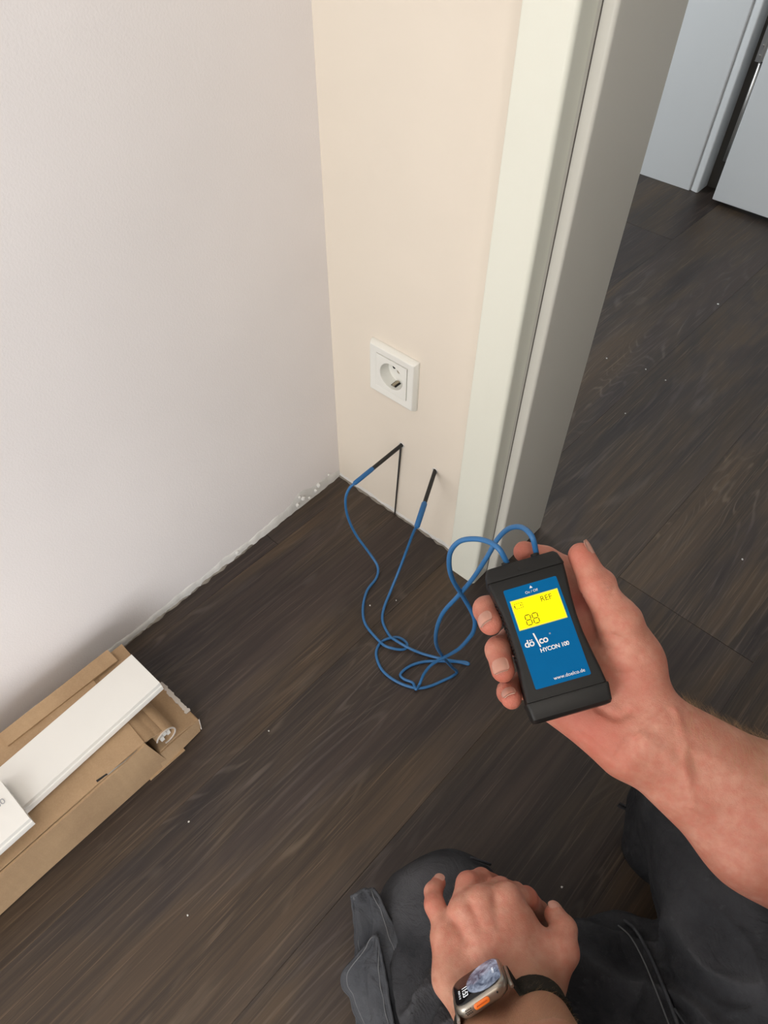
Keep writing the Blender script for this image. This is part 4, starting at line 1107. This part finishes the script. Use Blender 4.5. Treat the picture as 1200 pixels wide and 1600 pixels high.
# side pocket flaps of the left knee, pleated sheets of worn canvas with stitched hems
def lerp_rows(rows, n, k):
    R = [catmull([np.array(p) for p in r], k) for r in rows]; R = np.array(R)            # rows x cols x 3
    return np.stack([catmull(list(R[:, j]), n) for j in range(R.shape[1])], 1)
def flap(rows, name='knee_pocket', fold_amp=.0042, seed=1.0, freq=60):
    G = lerp_rows([[P(*q) for q in r] for r in rows], 8, 8)
    du = np.gradient(G, axis=0); dv = np.gradient(G, axis=1); N = np.cross(du, dv); N /= np.linalg.norm(N, axis=2)[:, :, None] + 1e-12
    a, b = G.shape[:2]
    for i in range(a):
        for j in range(b):
            s, t_ = i / a, j / b
            e = math.sin(math.pi * min(1, max(0, t_))) 
            G[i, j] += N[i, j] * fold_amp * (math.sin(t_ * freq / 6 + 2.2 * s + 2 * mnoise.noise(Vector((s * 3, t_ * 3, seed)))) * e + .8 * mnoise.noise(Vector((s * 9, t_ * 9, seed))))
    V, F = sheet(G, .0016)
    o = obj(name, V, F, M['worn'], parent=trs, sharp=70)
    for path in (G[:, 0], G[:, -1], G[0, :]):
        obj('seam', *tube(path, .0016, 6), M['worn'], parent=o)
    for inset in (G[:, 2], G[:, -3]):
        nrm = unit(CAM - inset[0]); obj('seam', *tube(inset + nrm * .0012, .00045, 5), M['seam'], parent=o)
    return o
flap([[(549, 1401, .700), (566, 1392, .695), (584, 1389, .690)],
      [(553, 1432, .700), (578, 1425, .688), (602, 1424, .680)],
      [(556, 1475, .700), (588, 1470, .680), (620, 1466, .670)],
      [(557, 1520, .700), (598, 1520, .672), (633, 1520, .660)],
      [(558, 1570, .700), (604, 1570, .668), (648, 1570, .652)],
      [(560, 1640, .700), (612, 1640, .662), (660, 1640, .645)]])
flap([[(584, 1465, .662), (587, 1462, .660), (590, 1466, .660)],
      [(560, 1492, .668), (578, 1490, .662), (596, 1494, .660)],
      [(534, 1526, .676), (568, 1520, .664), (601, 1526, .655)],
      [(545, 1556, .676), (575, 1556, .660), (606, 1560, .650)],
      [(560, 1592, .674), (586, 1592, .655), (612, 1594, .646)],
      [(578, 1640, .672), (600, 1640, .650), (620, 1640, .640)]], seed=4.0, fold_amp=.0030)
# curved seams on the thighs, draped on the cloth by nearest surface point along the view
def drape(pts, rad, m_, name='seam'):
    out = []
    cs = catmull([np.array([u, v, 0.0]) for u, v in pts], 10)
    for q in cs:
        d2 = (pu - q[0]) ** 2 + (pvv - q[1]) ** 2
        near = np.where(d2 < 36)[0]
        if len(near) == 0: continue
        dep = (-proj[near, 2]).min(); out.append(P(q[0], q[1], dep - .0012))
    if len(out) > 4:
        A_ = np.array(out); 
        for _ in range(6): A_[1:-1] = (A_[:-2] + A_[2:] + 2 * A_[1:-1]) / 4
        obj(name, *tube(A_, rad, 6), m_, parent=trs)
proj = (V - CAM) @ R3; pu = 600 + FPX * proj[:, 0] / -proj[:, 2]; pvv = 800 - FPX * proj[:, 1] / -proj[:, 2]
drape([(975, 1438), (992, 1452), (1012, 1485), (1032, 1530), (1052, 1580), (1066, 1620)], .0018, M['worn'])
drape([(966, 1446), (984, 1462), (1003, 1495), (1022, 1540), (1042, 1592), (1052, 1620)], .0007, M['seam'])
drape([(735, 1340), (770, 1352), (810, 1372), (845, 1400)], .0014, M['worn'])
drape([(1054, 1576), (1064, 1590), (1076, 1606)], .0012, M['worn'])
# small strap end sticking out at the right shin
sp_ = [P(966, 1257, .79), P(976, 1262, .785), P(990, 1266, .78), P(1004, 1262, .775)]
obj('strap', *sheet([[p + np.array((0, 0, .006)), p - np.array((0, 0, .004))] for p in catmull(sp_, 5)], .002), M['trousers'], parent=trs)
# ---- shirt (outside the picture)
Fs = Field((.70, -.98, .12), (1.32, -.20, .72), .006)
Fs.add([('cone', pel + np.array((0, 0, .03)), np.array((.98, -.58, .42)), .130, .130), ('cone', np.array((.98, -.58, .42)), np.array((.95, -.575, .56)), .135, .11)], .05, .05)
Fs.add([('cone', shL, shR, .070, .070)], .05, .06)
for s_, e_ in ((shL, elL), (shR, elR)): Fs.add(('cone', s_, s_ * .45 + e_ * .55, .070, .066), 0, .03)
V, Fc = Fs.mesh(); fast_obj('shirt', V, Fc, M['shirt'], person, np.zeros(len(V)))

# ================================================================== WRISTWATCH
L_ = unit(dirw((.85, .524, -.065))); Sx = S_ - L_ * (S_ @ L_); Sx = unit(Sx); Nw = unit(np.cross(L_, Sx))
WC = P(750, 1543, .546); Nw = Nw * (1.0 if (CAM - WC) @ Nw > 0 else -1.0)                               # centre of the case
watch = empty('wristwatch', WC, 'square titanium wristwatch with an orange button on the left wrist', 'watch')
# local: x = Sx*(toward elbow), y = L_ (display up), z = Nw.   x cross y must be z
wx = Sx; wy = L_; wz = Nw
if np.cross(wx, wy) @ wz < 0: wx = -wx
flip = 1.0 if wx @ Sx > 0 else -1.0
def wxf(vf): return frame_xf((np.asarray(vf[0], float) * .00092, vf[1]), WC, wx, wy, wz)
def rsec(hx, hy, r, z, n=6):
    pl = arc(hx - r, hy - r, r, 0, 90, n) + arc(-hx + r, hy - r, r, 90, 180, n) + arc(-hx + r, -hy + r, r, 180, 270, n) + arc(hx - r, -hy + r, r, 270, 360, n)
    return [(x, y, z) for x, y in pl]
def stack(secs):
    V = []; n = len(secs[0])
    for s in secs: V += s
    F = [(i*n+j, i*n+(j+1) % n, (i+1)*n+(j+1) % n, (i+1)*n+j) for i in range(len(secs)-1) for j in range(n)]
    F += [tuple(range(n))[::-1], tuple((len(secs)-1)*n + j for j in range(n))]
    return V, F
case = obj('case', *wxf(stack([rsec(17, 19, 8, -6.5), rsec(20, 22.6, 10, -5.5), rsec(21.4, 24, 11, -3), rsec(21.8, 24.4, 11, 1), rsec(21.6, 24.2, 11, 3.6), rsec(20.8, 23.4, 10.4, 4.9), rsec(19.6, 22.2, 9.6, 5.3)])), M['titan'], parent=watch, sharp=50)
scr = obj('screen', *wxf(stack([rsec(19.4, 22.0, 9.4, 5.0), rsec(19.3, 21.9, 9.4, 5.7), rsec(18.7, 21.3, 9.0, 5.95)])), M['screen'], parent=watch, sharp=60)
scr.data.transform(Matrix.Identity(4))
# give the display its own local axes so the picture sits where the photo has it
def local_axes(o):
    Mx = Matrix([[wx[0], wy[0], wz[0], WC[0]], [wx[1], wy[1], wz[1], WC[1]], [wx[2], wy[2], wz[2], WC[2]], [0, 0, 0, 1]])
    wm = wmat(o); o.data.transform(Mx.inverted() @ wm); o.matrix_basis = wmat(o.parent).inverted() @ Mx
local_axes(scr)
def wtext(s, size, x, y, **kw):
    v, f = text_mesh(s, size, align='CENTER', **kw); v = v.copy(); v[:, 0] += x; v[:, 1] += y; v[:, 2] += 6.02
    o = obj('lettering', *wxf((v, f)), M['screen_text'], parent=scr, smooth=False)
wtext('11:53', 6.8, -1.0 * flip * 0 + 4.2, -14.2, offset=.01)
wtext('MON 15 10', 2.5, 4.0, -18.0)
wtext('PARTLY', 2.4, 0, 15.4)
obj('action_button', *wxf(frame_xf(stack([rsec(7.2, 2.4, 2.2, 0), rsec(7.2, 2.4, 2.2, .9), rsec(6.4, 1.8, 1.7, 1.4)]), (21.4 * flip, -1.5, .3), (0, 1, 0), (0, 0, 1), (flip, 0, 0))), M['orange'], parent=watch, sharp=40)
sp = []
for i in range(3):
    for j in range(4):
        if (i + j) % 1 == 0: sp.append(cyl((21.0 * flip, -11.6 - j * 1.5 - (i % 2) * .6, -1.6 + i * 1.7), (22.0 * flip, -11.6 - j * 1.5 - (i % 2) * .6, -1.6 + i * 1.7), .45, 8))
obj('button_slot', *wxf(frame_xf(stack([rsec(5.0, .5, .45, 1.35), rsec(5.0, .5, .45, 1.5)]), (21.4 * flip, -1.5, .3), (0, 1, 0), (0, 0, 1), (flip, 0, 0))), M['orange_dark'], parent=watch, sharp=40)
obj('speaker_grille', *wxf(merge(sp)), M['dark_hole'], parent=watch)
obj('microphone_hole', *wxf(cyl((20.8 * flip, 13.6, .5), (22.1 * flip, 13.6, .5), .8, 12)), M['dark_hole'], parent=watch)
for s_ in (-1, 1):
    obj('band_lug', *wxf(tube([(-10, s_ * 25.4, -2.5), (10, s_ * 25.4, -2.5), (17, s_ * 25.6, -3.0), (19.5, s_ * 26.0, -3.5)], [1.7, 1.7, 1.9, 1.5], 12)), M['steel'] if s_ < 0 else M['titan'], parent=watch, sharp=60)
# band around the wrist
bu = unit(Wd - Sx * (Wd @ Sx)); bn = unit(np.cross(bu, Sx)); 
if bn @ Nw < 0: bn = -bn
bc = LC + Sx * float((WC - LC) @ Sx)
rowsb = []
e1 = WC + L_ * .0240 - Nw * .0028; e0 = WC - L_ * .0240 - Nw * .0028
def toang(p): q = p - bc; return math.atan2((q @ bn) / .0290, (q @ bu) / .0450)
a1 = toang(e1); a0 = toang(e0)
if a0 < a1: a0 += 2 * math.pi
# path goes from e1 clockwise under the wrist to e0
def fs(p):
    q = (np.asarray(p) - Fl.lo) / Fl.h; i = np.clip(np.round(q).astype(int), 0, np.array(Fl.n) - 1); return float(Fl.F[tuple(i)])
aa = np.linspace(a1 - .16, a0 - 2 * math.pi + .16, 40); RR = []
for a_ in aa:
    dr = unit(bu * math.cos(a_) * .0450 + bn * math.sin(a_) * .0290); row = []
    for so in (-.0105, -.004, .004, .0105):
        rad = .018
        while rad < .06 and fs(bc + dr * rad + Sx * so) < .0016: rad += .0006
        row.append(rad)
    RR.append(row)
RR = np.array(RR)
RR = RR * .6 + RR.max(1)[:, None] * .4
r1 = float(np.linalg.norm(e1 - bc)); r0 = float(np.linalg.norm(e0 - bc))
for i in range(len(RR)): RR[i] = np.minimum(RR[i], min(r1 + .001 + .0022 * i, r0 + .001 + .0022 * (len(RR) - 1 - i)))
for _ in range(10): RR[1:-1] = (RR[:-2] + RR[2:] + 2 * RR[1:-1]) / 4
offs = (-.0105, -.004, .004, .0105)
rowsb = [[e1 + Sx * o_ for o_ in offs]]
for a_, row in zip(aa, RR):
    dr = unit(bu * math.cos(a_) * .0450 + bn * math.sin(a_) * .0290)
    rowsb.append([bc + dr * rad + Sx * o_ for rad, o_ in zip(row, offs)])
rowsb.append([e0 + Sx * o_ for o_ in offs])
obj('band', *sheet(rowsb, .0024), M['band'], parent=watch, sharp=60)

print('planks', np_, 'body verts', len(BV))
